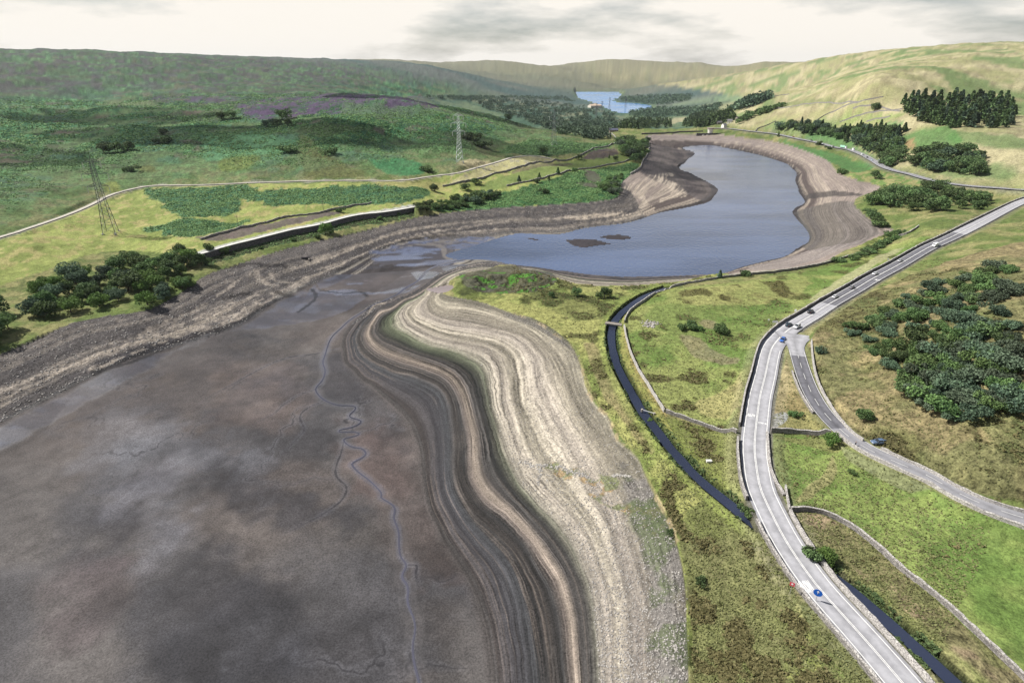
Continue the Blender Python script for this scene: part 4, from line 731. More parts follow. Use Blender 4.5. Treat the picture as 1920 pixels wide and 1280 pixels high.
jd = np.argmin(dj); up = MAINw[:max(jd-3, 1)]; dn = MAINw[jd+3:]
markings('road_markings', [strip(MAINw, 3.3, .2), strip(up, -3.3, .2), strip(dn, -3.3, .2), strip(dn, .16, .15), strip(dn, -.16, .15), strip(MAINw[:jd+4], .12, .2), strip(MAINw[:jd+4], -.12, .16)]
         + [strip(BRw[5:], 2.7, .12), strip(BRw[5:], -2.7, .14), strip(BRw[6:], 0, .13, .02, (4.5, 4.5))] + [strip(FARw, 3.7, .25, .29), strip(FARw, -3.7, .25, .29), strip(FARw, 0, .3, .29, (12, 8))])
def road_word(px, py, Lw, flip, word='SLOW', width=2.5, tall=3.4):
    cu = bpy.data.curves.new('road_word', 'FONT'); cu.body = word; cu.size = 1; cu.align_x = 'CENTER'; cu.align_y = 'CENTER'; cu.offset = .045
    o = bpy.data.objects.new('tmp', cu); col.objects.link(o); bpy.context.view_layer.update(); dg = bpy.context.evaluated_depsgraph_get()
    me = bpy.data.meshes.new_from_object(o.evaluated_get(dg)); bpy.data.objects.remove(o); me.name = 'road_word'
    p = cast([(px, py)])[0]; k = int(np.argmin(np.hypot(Lw[:, 0]-p[0], Lw[:, 1]-p[1]))); t = Lw[max(k-1, 0), :2]-Lw[min(k+1, len(Lw)-1), :2]; t = t/np.linalg.norm(t); z = Lw[k, 2]+.03
    if flip: t = -t
    x = np.array([t[1], -t[0]]); co = np.array([v.co[:2] for v in me.vertices]); co -= (co.max(0)+co.min(0))/2; co /= (co.max(0)-co.min(0)); co *= (width, tall)
    for i, v in enumerate(me.vertices): q = p[:2]+x*co[i, 0]+t*co[i, 1]; v.co = (q[0], q[1], z)
    me.materials.clear(); me.materials.append(PAINT); me.update(); ob = bpy.data.objects.new('road_word', me); col.objects.link(ob); ob['kind'] = 'structure'
    if me.polygons[0].normal.z < 0: me.flip_normals()
road_word(1409, 778, MAINw, False); road_word(1430, 789, MAINw, True); road_word(1646, 522, MAINw, True); road_word(1513, 1099, MAINw, False)
# ------------------------------------------------------------------ dry-stone walls
STONE = stone_mat('dry stone', (.34, .32, .30), (.16, .15, .15)); STONE_P = stone_mat('pale dry stone', (.52, .50, .47), (.34, .32, .31)); STONE_D = stone_mat('dark stone', (.17, .155, .16), (.08, .075, .08), 1.2)
def wall(P, label, h=1.3, th=.55, mat=None, world=None, group=None, base=None, name='stone_wall', step=1.6, jit=.09, coping=True):
    Lw = world if world is not None else L(P, 2); Lw = resample(Lw[:, :2], step); z = ground(Lw[:, 0], Lw[:, 1]) if base is None else np.interp(np.arange(len(Lw)), np.linspace(0, len(Lw)-1, len(base)), base)
    c = Lw.mean(0); cz = float(z.mean()); r_ = np.random.default_rng(len(Lw)*7+int(abs(c[0])))
    a = off(np.c_[Lw, z], th/2); b = off(np.c_[Lw, z], -th/2); rings = []; cr_ = []
    for i in range(len(Lw)):
        j = r_.uniform(-jit, jit); zz = z[i]; ja = r_.uniform(-.06, .06); zt = zz+h+j
        rings.append([(a[i, 0]-c[0], a[i, 1]-c[1], zz-1.0-cz), (b[i, 0]-c[0], b[i, 1]-c[1], zz-1.0-cz), (b[i, 0]*.9+a[i, 0]*.1-c[0], b[i, 1]*.9+a[i, 1]*.1-c[1]+ja, zt-cz), (a[i, 0]*.9+b[i, 0]*.1-c[0], a[i, 1]*.9+b[i, 1]*.1-c[1]+ja, zt-cz)])
        cr_.append([(q[0]+(q[0]-p_[0])*.06, q[1]+(q[1]-p_[1])*.06, zt+dz-cz) for q, p_, dz in ((rings[-1][3], rings[-1][2], .003), (rings[-1][2], rings[-1][3], .003), (rings[-1][2], rings[-1][3], .16+j), (rings[-1][3], rings[-1][2], .16+j))])
    mb = MB(); mb.loft(rings); 
    if coping:
        root = empty(name, (c[0], c[1], cz)); mb.build('wall_body', mat or STONE, root); m2 = MB(); m2.loft(cr_); m2.build('coping', STONE_P if mat is not STONE_D else STONE, root)
    else:
        root = mb.build(name, mat or STONE); root.location = (c[0], c[1], cz)
    tag(root, label, 'wall', group); return root
iw = MAINw
kb = int(np.argmin(np.abs(np.hypot(iw[:, 0], iw[:, 1])-math.hypot(*cast([(1384, 812)])[0][:2]))))
k2 = int(np.argmin(np.hypot(iw[:, 0]-cast([(1412, 965)])[0][0]-4, iw[:, 1]-cast([(1412, 965)])[0][1])))
wall(None, 'long dark wall on the reservoir side of the main road above the gravel patch', 1.5, .6, world=off(iw[8:kb], 5.0), mat=STONE)
wall(None, 'wall left of the main road between the field wall and the channel bridge', 1.4, .6, world=off(iw[kb+1:k2], 5.0))
wall(None, 'stone parapet on the left of the main road below the channel bridge', 1.1, .6, world=off(iw[k2+1:], 4.8), mat=STONE)
k3 = int(np.argmin(np.hypot(iw[:, 0]-cast([(1447, 962)])[0][0], iw[:, 1]-cast([(1447, 962)])[0][1])))
wall(None, 'pale stone parapet on the right edge of the main road, near the channel tree', 1.2, .6, world=off(iw[k3:], -4.9), mat=STONE_P)
wall([(1438,812),(1440,850),(1443,878),(1455,905),(1470,928)], 'low broken stone wall on the right verge beside the bright green field', .7, .8)
wall([(1472,914),(1476,935),(1480,955)], 'short pale wall at the lower left corner of the bright green field', 1.1, .4, STONE_P)
wall([(1483,957),(1515,957),(1545,965),(1571,976),(1596,991),(1624,1012),(1656,1038),(1686,1066),(1712,1087),(1731,1102),(1790,1150),(1880,1235),(1980,1330)], 'curved grey wall between the bright green field and the brown channel bank', 1.4, .6)
wall([(1445,810),(1490,811),(1522,814),(1556,818)], 'dark stone wall along the top of the bright green field between the two roads', 1.5, .6, STONE)
kq = [int(np.argmin(np.hypot(BRw[:, 0]-q[0], BRw[:, 1]-q[1]))) for q in cast([(1506,700), (1562,794)])]
wall(None, 'low wall on the left of the side road by the straw coloured triangle', .8, .5, world=off(BRw[kq[0]:kq[1]], 3.9))
wall([(1566,815),(1590,834),(1630,860),(1670,882),(1743,918),(1850,966),(2000,1035)], 'rubble edged stone wall between the side road and the bright green field', .8, .8, STONE_P)
wall([(1522,636),(1526,683),(1534,717),(1549,747),(1569,777),(1592,805),(1619,823)], 'long pale wall on the right of the side road ending at the parked car gateway', 1.0, .5, STONE_P)
wall([(1652,838),(1682,855),(1743,883),(1850,925),(1960,968)], 'pale wall on the right of the side road beyond the parked car gateway', 1.0, .5, STONE_P)
wall([(1352,521),(1309,529),(1266,537),(1237,545),(1224,553),(1203,568),(1182,582),(1172,598),(1171,606)], 'pale topped wall beside the upper curve of the channel, above the footbridge', 1.2, .5, STONE_P)
wall([(1170,613),(1174,636),(1184,668),(1195,693),(1216,724),(1231,750),(1245,773)], 'pale topped wall beside the channel below the footbridge', 1.2, .5, STONE_P)
wall([(1248,774),(1277,783),(1309,794),(1350,809),(1361,811),(1380,817)], 'stone wall crossing the field from the channel to the main road', 1.2, .5)
wall([(1355,521),(1404,516),(1468,510),(1522,501),(1554,494),(1586,484),(1618,476),(1631,467),(1656,457),(1682,445),(1705,438),(1722,426)], 'long shoreline wall between the stony beach and the yellow field', 1.4, .6, STONE)
wall([(377,451),(423,436),(465,425),(518,413),(570,404),(602,400),(644,391),(697,383)], 'dark field wall along the purple heather strip on the left bank', 1.3, .7, STONE)
wall([(830,349),(855,345),(898,338),(929,326),(960,320),(992,309),(1034,300),(1077,296),(1091,291),(1114,279),(1146,276),(1157,269),(1158,262),(1148,254),(1141,249)], 'dark field wall winding below the pale straw field towards the small house', 1.5, .8, STONE)
wall([(950,352),(992,345),(1041,332),(1066,322),(1098,317),(1129,311),(1176,303),(1186,296)], 'field wall above the bright bracken slope of the far left shore', 1.4, .8)
wall([(1218,267),(1216,288),(1204,303),(1202,316),(1182,327)], 'pale shore wall below the wooded far left shore', 1.6, .9, STONE_P)
for P, lab in (([(1393,207),(1410,200),(1430,189),(1453,183),(1479,179)], 'hillside wall climbing above the dark distant wood, topmost on the left of the right hill'),
    ([(1406,215),(1425,209),(1451,206),(1500,197),(1560,191),(1610,188)], 'hillside wall running level across the upper straw pasture of the right hill'),
    ([(1528,226),(1545,215),(1571,204),(1596,191),(1618,187),(1656,181)], 'hillside wall slanting up the middle of the right hill'),
    ([(1575,226),(1618,214),(1639,211),(1673,205),(1692,203)], 'hillside wall below the lone tree on the right hill'),
    ([(1624,231),(1650,222),(1669,218)], 'short dark hillside wall left of the top right conifer wood'),
    ([(1417,244),(1421,238),(1443,232),(1455,228)], 'small curved wall at the left end of the roadside tree belt'),
    ([(1688,208),(1654,202),(1630,196),(1600,200)], 'hillside wall right of the lone tree by the conifer wood')):
    wall(P, lab, 1.6, 1.1, STONE, step=8, group='walls across the right hillside', coping=False)
# retaining wall of the left bank
nrm = RWw.copy(); r0 = np.hypot(RWw[:, 0], RWw[:, 1]); cam_side = RWw[:, :2]*(1-1.3/r0)[:, None]
rwc = cam_side.mean(0); rb = empty('retaining_wall', (rwc[0], rwc[1], 10)); rgs = []; cps = []
for i, p in enumerate(cam_side):
    q = p*(1-1.0/r0[i]); q2 = p*(1+1.5/r0[i]); zt = 16.9; zb = 10.5
    A = lambda s, z: (s[0]-rwc[0], s[1]-rwc[1], z-10)
    rgs.append([A(p*(1-1.6/r0[i]), zb), A(q2, zb), A(q2, zt-.4), A(q, zt-.4)]); cps.append([A(p*(1-1.35/r0[i]), zt-.397), A(q2*(1+.3/r0[i]), zt-.397), A(q2*(1+.3/r0[i]), zt-.05), A(p*(1-1.35/r0[i]), zt-.05)])
mb = MB(); mb.loft(rgs); mb.build('wall_face', STONE_D, rb); mb = MB(); mb.loft(cps); mb.build('coping', flat('pale coping', (.62, .61, .58), .9, noise=.3, alt=(.45, .44, .42)), rb)
tag(rb, 'tall dark retaining wall with a pale top path along the left bank', 'retaining wall')
# dam
dl_ = L([(1203,252),(1260,251),(1318,249)], 1); wall(None, 'long low dark wave wall at the top of the dam face', 2.2, 1.2, STONE_D, world=dl_, step=12, coping=True, name='dam_wall')
# ruined walls on the drained bed: lines of tumbled stones
def stones_line(P, label, n, s0, s1, spread, mat):
    W = resample(L(P, 1)[:, :2], .5); r_ = np.random.default_rng(n); c = W.mean(0); cz = gz(*c); mb = MB()
    for _ in range(n):
        p = W[r_.integers(len(W))]+r_.normal(0, spread, 2); s = r_.uniform(s0, s1); z = gz(*p)
        rock_mesh(mb, p[0]-c[0], p[1]-c[1], z-cz, s, r_)
    o = mb.build('tumbled_stones', mat); o.location = (c[0], c[1], cz); o['label'] = label; o['kind'] = 'stuff'; return o
ICO = []
def _ico():
    t = (1+5**.5)/2; V = [(-1, t, 0), (1, t, 0), (-1, -t, 0), (1, -t, 0), (0, -1, t), (0, 1, t), (0, -1, -t), (0, 1, -t), (t, 0, -1), (t, 0, 1), (-t, 0, -1), (-t, 0, 1)]
    Fc = [(0, 11, 5), (0, 5, 1), (0, 1, 7), (0, 7, 10), (0, 10, 11), (1, 5, 9), (5, 11, 4), (11, 10, 2), (10, 7, 6), (7, 1, 8), (3, 9, 4), (3, 4, 2), (3, 2, 6), (3, 6, 8), (3, 8, 9), (4, 9, 5), (2, 4, 11), (6, 2, 10), (8, 6, 7), (9, 8, 1)]
    return np.array(V)/1.9, Fc
IV, IF = _ico()
def rock_mesh(mb, x, y, z, s, r_):
    a = r_.uniform(0, 6.28); v = IV*r_.uniform(.7, 1.2, (12, 1)); v = v*np.array([1, r_.uniform(.6, 1), r_.uniform(.45, .75)]); c_, s_ = math.cos(a), math.sin(a)
    V = np.stack([v[:, 0]*c_-v[:, 1]*s_, v[:, 0]*s_+v[:, 1]*c_, v[:, 2]], 1)*s+np.array([x, y, z+s*.1]); mb.add(V, IF)
ROCKP = flat('pale boulder', (.40, .38, .35), .95, noise=.9, alt=(.20, .19, .18))
stones_line([(978,865),(990,868),(1000,878),(1012,872),(1030,872),(1060,880),(1085,886),(1110,900)], 'line of tumbled wall stones on the upper drained shore', 150, .25, .55, .5, ROCKP)
stones_line([(1012,876),(1014,890),(1010,908)], 'short line of pale stones running down the drained shore', 40, .2, .45, .35, ROCKP)
stones_line([(1150,892),(1165,890),(1182,893)], 'short row of pale stones at the green edge of the drained shore', 45, .3, .5, .25, ROCKP)
stones_line([(1210,607),(1220,604),(1228,609),(1218,612)], 'heap of grey stones in the field right of the footbridge', 90, .3, .7, 1.5, ROCKP)
# ------------------------------------------------------------------ vehicles
GLASS = flat('car glass', (.02, .025, .03), .08, 0, .8); TYRE = flat('tyre rubber', (.02, .02, .02), .9); RIM = flat('wheel rim', (.45, .46, .48), .35, .8); HEADL = flat('headlight', (.8, .8, .78), .15); TAILL = flat('tail light', (.4, .02, .02), .3); TRIM = flat('black trim', (.03, .03, .03), .6)
def carpaint(name, c): 
    m = flat(name, c, .28, .1, .6); m.node_tree.nodes['Principled BSDF'].inputs['Coat Weight'].default_value = .6; return m
def ring(x, zb, zt, hw, n=0):
    zm = (zb+zt)/2; return [(x, -hw*.86, zb), (x, hw*.86, zb), (x, hw, zb+(zt-zb)*.28), (x, hw, zb+(zt-zb)*.72), (x, hw*.88, zt), (x, 0, zt+.025), (x, -hw*.88, zt), (x, -hw, zb+(zt-zb)*.72), (x, -hw, zb+(zt-zb)*.28)]
def make_car(name, cpaint, style):
    root = empty(name); Lh = {'hatch': 2.0, 'saloon': 2.25, 'estate': 2.35, 'suv': 2.25}[style]; H = {'hatch': 1.48, 'saloon': 1.42, 'estate': 1.47, 'suv': 1.68}[style]; W = .9
    k = Lh/2.15; zb = .26 if style == 'suv' else .18; zs = 1.1 if style == 'suv' else 1.0
    st = [(-2.15, .42, .78, .70), (-2.05, zb+.1, .9*zs, .82), (-1.7, zb, .97*zs, .88), (-.6, zb, .97*zs, .9), (.6, zb, .94*zs, .9), (1.05, zb, .92*zs, .89), (1.75, zb, .82*zs, .85), (2.05, zb+.08, .7*zs, .78), (2.15, .40, .6, .64)]
    b = MB(); b.loft([ring(x*k, a, c, w) for x, a, c, w in st])
    rx = {'hatch': (-1.45, -1.75, .25, .95), 'saloon': (-.95, -1.6, .2, .95), 'estate': (-1.85, -2.0, .3, 1.05), 'suv': (-1.75, -1.95, .25, .95)}[style]
    rr0, rb0, rf, rfb = rx
    top = [(rr0, -.62, H-.05), (rf, -.62, H-.05), (rf, .62, H-.05), (rr0, .62, H-.05)]
    b.add(top+[(rr0+.08, -.55, H), (rf-.1, -.55, H), (rf-.1, .55, H), (rr0+.08, .55, H)], [(4, 5, 6, 7), (0, 1, 5, 4), (1, 2, 6, 5), (2, 3, 7, 6), (3, 0, 4, 7)])
    bz = .93*zs
    for sx in (-1, 1):                                             # pillars
        for x0, x1 in ((rfb, rf), ((rf+rr0)/2-.05, (rf+rr0)/2-.05), (rb0, rr0)):
            b.bar((x0, sx*.80, bz-.02), (x1, sx*.625, H-.05), .045)
    b.build('body', cpaint, root, True)
    g = MB(); B0 = [(rb0, -.79, bz), (rfb, -.79, bz), (rfb, .79, bz), (rb0, .79, bz)]; T0 = [(rr0, -.61, H-.055), (rf, -.61, H-.055), (rf, .61, H-.055), (rr0, .61, H-.055)]
    g.add([B0[1], B0[2], T0[2], T0[1]], [(0, 1, 2, 3)]); g.build('windscreen', GLASS, root)
    g = MB(); g.add([B0[3], B0[0], T0[0], T0[3]], [(0, 1, 2, 3)]); g.build('rear_window', GLASS, root)
    for s in (0, 1):
        g = MB(); q = [B0[0], B0[1], T0[1], T0[0]] if s == 0 else [B0[2], B0[3], T0[3], T0[2]]; g.add(q, [(0, 1, 2, 3)]); g.build('side_window', GLASS, root)
    for sx in (-1, 1):
        g = MB(); g.box(2.0*k, 2.12*k, sx*.62-.14, sx*.62+.14, .56, .70); g.build('headlight', HEADL, root)
        g = MB(); g.box(-2.13*k, -2.03*k, sx*.66-.12, sx*.66+.12, .66, .84); g.build('tail_light', TAILL, root)
        g = MB(); g.box(rfb-.25, rfb-.1, sx*.98-.08, sx*.98+.08, bz, bz+.12); g.build('wing_mirror', TRIM, root)
        for x in (-1.32*k, 1.32*k):
            g = MB(); g.cyl((x, sx*.82, .32), (0, 1, 0), .32, .22, 18); wh = g.build('wheel', TYRE, root); g = MB(); g.cyl((x, sx*.83, .32), (0, 1, 0), .2, .235, 12); g.build('rim', RIM, wh)
    return root
def make_van(name, c, L_=5.2, H=2.3):
    root = empty(name); b = MB(); h = L_/2
    b.loft([[(x, -w, zb), (x, w, zb), (x, w, zt-.12), (x, w-.14, zt), (x, -w+.14, zt), (x, -w, zt-.12)] for x, zb, zt, w in ((-h, .35, H-.04, .95), (-h+.1, .3, H, .98), (h-1.5, .3, H, .98), (h-1.0, .3, H-.35, .96), (h-.55, .3, 1.25, .94), (h-.05, .35, .95, .88))]); b.build('body', c, root)
    g = MB(); g.add([(h-.56, -.8, 1.28), (h-.56, .8, 1.28), (h-1.0, .76, H-.36), (h-1.0, -.76, H-.36)], [(0, 1, 2, 3)]); o = g.build('windscreen', GLASS, root); o.location = (.02, 0, .03)
    for s in (-1, 1):
        g = MB(); g.box(h-1.9, h-1.1, s*.985-.01, s*.985+.01, 1.3, H-.5); g.build('side_window', GLASS, root)
        g = MB(); g.box(-h-.02, -h+.04, s*.8-.08, s*.8+.08, .8, 1.1); g.build('tail_light', TAILL, root); g = MB(); g.box(h-.12, h-.02, s*.66-.14, s*.66+.14, .68, .84); g.build('headlight', HEADL, root)
        for x in (-h+1, h-.95): g = MB(); g.cyl((x, s*.86, .34), (0, 1, 0), .34, .24, 16); g.build('wheel', TYRE, root)
    return root
def make_lorry(name, cab, box, L_=12.5):
    root = empty(name); b = MB(); b.box(L_/2-2.3, L_/2, -1.2, 1.2, .5, 3.0, tx=.12, ty=.05); b.build('cab', cab, root)
    b = MB(); b.box(-L_/2, L_/2-2.6, -1.27, 1.27, 1.15, 3.95); b.build('trailer', box, root); b = MB(); b.box(-L_/2+.3, L_/2-.6, -.5, .5, .75, 1.1); b.build('chassis', TRIM, root)
    g = MB(); g.box(L_/2-.09, L_/2-.03, -1.0, 1.0, 1.6, 2.5); g.build('windscreen', GLASS, root)
    for s in (-1, 1):
        for x in (-L_/2+1.2, -L_/2+2.5, -L_/2+3.8, L_/2-3.6, L_/2-1.2): g = MB(); g.cyl((x, s*1.05, .5), (0, 1, 0), .5, .3, 14); g.build('wheel', TYRE, root)
    return root
def on_road(o, px, py, Lw, toward, lane, lift=.02):
    p = cast([(px, py)])[0]; k = int(np.argmin(np.hypot(Lw[:, 0]-p[0], Lw[:, 1]-p[1]))); k = min(max(k, 1), len(Lw)-2)
    a = Lw[k-1]; b = Lw[k+1]; t = (b-a)[:2]; t = t/np.linalg.norm(t); n_ = np.array([t[1], -t[0]]); s = float(np.dot(p[:2]-Lw[k, :2], t)); q = Lw[k, :2]+t*s+n_*lane
    if not toward: t = -t
    o.location = (q[0], q[1], Lw[k, 2]+(b[2]-a[2])*0+lift); o.rotation_euler = (0, 0, math.atan2(t[1], t[0]))
P_ = {k: carpaint(k+' car paint', v) for k, v in dict(blue=(.03, .12, .42), teal=(.015, .04, .055), silver=(.55, .56, .58), black=(.02, .02, .025), white=(.75, .76, .78), grey=(.28, .28, .30), slate=(.10, .15, .24), red=(.25, .03, .03), mint=(.35, .62, .48), lightblue=(.45, .62, .75)).items()}
G1 = 'cars driving on the main road'
for st_, pc, px, py, tw, lane, lab in (('hatch', 'blue', 1475, 639, True, -1.9, 'bright blue hatchback at the junction of the two roads'), ('saloon', 'teal', 1483, 612, False, 1.75, 'dark teal car opposite the silver car just above the junction'), ('suv', 'silver', 1504, 614, True, -1.75, 'silver car coming down beside the verge just above the junction'),
    ('suv', 'black', 1523, 586, False, 1.75, 'black car beyond the teal one on the pale stretch of road'), ('saloon', 'white', 1561, 560, False, 1.75, 'white car where the asphalt changes from pale to dark'), ('hatch', 'grey', 1592, 542, False, 1.75, 'grey and white car in the middle of the dark asphalt stretch'),
    ('saloon', 'white', 1641, 516, False, 1.75, 'white car level with the SLOW marking on the dark asphalt'), ('saloon', 'silver', 1681, 491, False, 1.75, 'silver car farthest up the dark asphalt stretch')):
    c = make_car('car', P_[pc], st_); on_road(c, px, py, MAINw, tw, lane); tag(c, lab, 'car', G1)
c = make_van('van', P_['white']); on_road(c, 1735, 462, MAINw, True, -1.7); tag(c, 'white van coming round the upper right end of the main road', 'van', G1)
c = make_car('parked_car', P_['slate'], 'estate'); p = hit(1647, 831); c.location = p+Vector((0, 0, .05)); a = hit(1632, 834); b = hit(1660, 826); c.rotation_euler = (0, 0, math.atan2(a.y-b.y, a.x-b.x)); tag(c, 'slate blue estate car parked on the gateway verge of the side road', 'car')
G2 = 'vehicles on the distant road'
o = make_lorry('lorry', P_['white'], P_['mint']); on_road(o, 1576, 279, FARw, True, -1.9, .3); tag(o, 'pale green lorry on the distant road below the tree belt', 'lorry', G2)
o = make_van('van', P_['white'], 6.5, 2.9); on_road(o, 1595, 283, FARw, True, -1.9, .3); tag(o, 'white van right behind the pale green lorry', 'van', G2)
o = make_van('van', P_['white'], 5.5, 2.4); on_road(o, 1617, 292, FARw, False, 1.9, .3); tag(o, 'white van in front of the small black car on the distant road', 'van', G2)
o = make_lorry('lorry', P_['white'], P_['white'], 8.0); on_road(o, 1645, 306, FARw, True, -1.9, .3); tag(o, 'short white lorry at the right end of the distant queue', 'lorry', G2)
for st_, pc, px, py, tw, lab in (('hatch', 'black', 1627, 297, False, 'small black car between the white vans on the distant road'), ('saloon', 'lightblue', 1636, 302, False, 'pale blue car beside the short white lorry'), ('saloon', 'red', 1483, 258, True, 'dark red car on the distant road near the straw hillside'), ('hatch', 'black', 1520, 265, True, 'black car on the distant road at the left end of the tree belt'), ('hatch', 'white', 1459, 253, False, 'white car on the distant road nearest the dam'), ('saloon', 'white', 1546, 271, False, 'white car ahead of the pale green lorry'), ('hatch', 'black', 1561, 276, False, 'black car just left of the pale green lorry')):
    c = make_car('car', P_[pc], st_); on_road(c, px, py, FARw, tw, -1.9 if tw else 1.9, .3); tag(c, lab, 'car', G2)
# ------------------------------------------------------------------ walker on the side road
def skinned(name, chain, mat, parent, root_i=0):
    vs, es, rs = chain; me = bpy.data.meshes.new(name); me.from_pydata(vs, es, []); o = bpy.data.objects.new(name, me); col.objects.link(o); o.parent = parent; me.materials.append(mat)
    m = o.modifiers.new('skin', 'SKIN'); m.use_smooth_shade = True
    if not me.skin_vertices: 
        bpy.context.view_layer.objects.active = o
    for i, sv in enumerate(me.skin_vertices[0].data): sv.radius = (rs[i], rs[i]); sv.use_root = (i == root_i)
    s = o.modifiers.new('sub', 'SUBSURF'); s.levels = 1; s.render_levels = 1; return o
SKIN = flat('skin', (.50, .30, .22), .6); DARKC = flat('dark clothing', (.02, .02, .028), .9); JEANS = flat('dark trousers', (.025, .03, .05), .9); HAIR = flat('dark hair', (.03, .02, .015), .8)
pr = empty('person', hit(1603, 836)); a1 = hit(1640, 852); pr.rotation_euler = (0, 0, math.atan2(a1.y-pr.location.y, a1.x-pr.location.x))
V = [(0, 0, .95), (0, 0, 1.15), (0, 0, 1.38), (.01, 0, 1.50), (.03, 0, 1.62), (.03, 0, 1.72), (0, .1, .92), (.14, .1, .52), (.26, .1, .1), (.36, .1, .05), (0, -.1, .92), (-.03, -.1, .50), (-.24, -.1, .14), (-.15, -.1, .04), (0, .2, 1.40), (-.08, .25, 1.12), (.06, .26, .9), (0, -.2, 1.40), (.1, -.25, 1.12), (.28, -.24, .98)]
E = [(0, 1), (1, 2), (2, 3), (3, 4), (4, 5), (0, 6), (6, 7), (7, 8), (8, 9), (0, 10), (10, 11), (11, 12), (12, 13), (2, 14), (14, 15), (15, 16), (2, 17), (17, 18), (18, 19)]
RS = [.13, .12, .14, .05, .09, .07, .08, .055, .04, .035, .08, .055, .04, .035, .055, .04, .03, .055, .04, .03]
skinned('body', (V, E, RS), SKIN, pr)
skinned('coat', (V[0:3]+V[14:20], [(0, 1), (1, 2), (2, 3), (3, 4), (4, 5), (2, 6), (6, 7), (7, 8)], [.17, .155, .17, .08, .06, .05, .08, .06, .05]), DARKC, pr)
skinned('trousers', ([V[0]]+V[6:9]+V[10:13], [(0, 1), (1, 2), (2, 3), (0, 4), (4, 5), (5, 6)], [.15, .10, .075, .06, .10, .075, .06]), JEANS, pr)
skinned('hair', ([(.01, 0, 1.70), (.0, 0, 1.76)], [(0, 1)], [.09, .07]), HAIR, pr)
tag(pr, 'person in dark clothes walking on the side road near the parked car', 'person')
# ------------------------------------------------------------------ pylons
STEEL = flat('galvanised steel', (.62, .66, .68), .5, .1); STEEL_D = flat('weathered steel', (.10, .11, .12), .6, .5); INS = flat('insulator', (.55, .56, .55), .4)
def make_pylon(mat, bw=7.6, Hh=50, rm=1.0):
    root = empty('pylon'); t = MB(); lv = [0, 6, 11, 15.5, 19.5, 23, 26, 29, 32, 35, 38, 41, 44, 47]; sc3 = Hh/50
    hwid = lambda z: np.interp(z, [0, 19.5, 47], [bw/2, 2.1, .9])
    cor = lambda z, k: (hwid(z)*(1, 1, -1, -1)[k]*1.0, hwid(z)*(1, -1, -1, 1)[k], z*sc3)
    for i in range(len(lv)-1):
        for k in range(4):
            t.bar(cor(lv[i], k), cor(lv[i+1], k), (.16 if i < 4 else .11)*rm); t.bar(cor(lv[i], k), cor(lv[i+1], (k+1) % 4), .06*rm, n=3); t.bar(cor(lv[i], (k+1) % 4), cor(lv[i+1], k), .06*rm, n=3); t.bar(cor(lv[i+1], k), cor(lv[i+1], (k+1) % 4), .06*rm, n=3)
    for k in range(4): t.bar(cor(47, k), (0, 0, 50*sc3), .09*rm)
    t.build('tower', mat, root)
    for z, w in ((31, 6.4), (39, 7.8), (46.5, 5.2)):
        for s in (-1, 1):
            a = MB(); h = hwid(z); tip = (s*w, 0, z*sc3)
            for y in (-1, 1):
                a.bar((s*h, y*h, z*sc3), tip, .09*rm); a.bar((s*h, y*h, (z+2.2)*sc3), tip, .07*rm)
                for f in (.3, .6): a.bar((s*(h+(w-h)*f), y*h*(1-f), z*sc3), (s*(h+(w-h)*f), y*h*(1-f), (z+2.2*(1-f))*sc3), .05*rm, n=3); a.bar((s*(h+(w-h)*f), y*h*(1-f), (z+2.2*(1-f))*sc3), (s*(h+(w-h)*(f-.3)), y*h*(1.3-f), z*sc3), .05*rm, n=3)
            a.build('crossarm', mat, root); b = MB(); b.bar(tip, (tip[0], 0, tip[2]-4.2), .17*rm, 0, 6); b.build('insulator', INS, root)
    for k in range(4): f_ = MB(); c_ = cor(0, k); f_.box(c_[0]-.6, c_[0]+.6, c_[1]-.6, c_[1]+.6, -1.5, .3); f_.build('footing', flat('concrete', (.4, .4, .38), .9) if 'concrete' not in bpy.data.materials else bpy.data.materials['concrete'], root)
    return root
pys = []
for px, py, mat, lab, rz, sc4 in ((208, 436, STEEL_D, 'dark lattice pylon in the yellow field at the left edge', .25, 1.0), (862, 304, STEEL, 'silver lattice pylon standing on the green hillside above the track', .12, 1.0), (1038, 270, STEEL_D, 'dim dark lattice pylon in front of the valley woods', .35, .92)):
    o = make_pylon(mat, rm=1.5 if mat is STEEL else 1.25); p = hit(px, py); o.location = p; o.rotation_euler = (0, 0, rz); o.scale = (sc4,)*3; tag(o, lab, 'pylon', 'pylons carrying the power line'); pys.append(o)
pf = make_pylon(STEEL_D, rm=1.5)
for i, (px, py, r) in enumerate(((1117, 214, 2500), (1130, 212, 2900), (1158, 205, 3000), (1108, 219, 2200))):
    o = pf if i == 0 else copy_tree(pf); q = azr(px, r, 0); o.location = (q[0], q[1], gz(q[0], q[1])); o.rotation_euler = (0, 0, .4)
    tag(o, ('distant pylon above the pale patch, middle of the three on the left', 'distant pylon just left of the far water', 'distant pylon standing against the far water, rightmost of the four', 'distant pylon above the wood, leftmost of the four')[i], 'pylon', 'distant pylons by the far reservoir')
WIRE = flat('conductor', (.12, .12, .13), .5, .5)
def span(A, B, dz, dx, sag, r, lab):
    mb = MB(); prev = None
    M0 = Matrix.Rotation(A.rotation_euler.z, 4, 'Z'); M1 = Matrix.Rotation(B.rotation_euler.z, 4, 'Z')
    for z, w in ((31-4.2, 6.4), (39-4.2, 7.8), (46.5-4.2, 5.2), (50, 0)):
        for s in ((-1, 1) if w else (0,)):
            a = A.location+M0@Vector((s*w, 0, z))*A.scale.x; b = B.location+M1@Vector((s*w, 0, z))*B.scale.x; pts = [a.lerp(b, k/24)-Vector((0, 0, 4*sag*(k/24)*(1-k/24))) for k in range(25)]
            for k in range(24): mb.bar(pts[k], pts[k+1], r, 0, 3)
    o = mb.build('power_line', WIRE); tag(o, lab, 'power line')
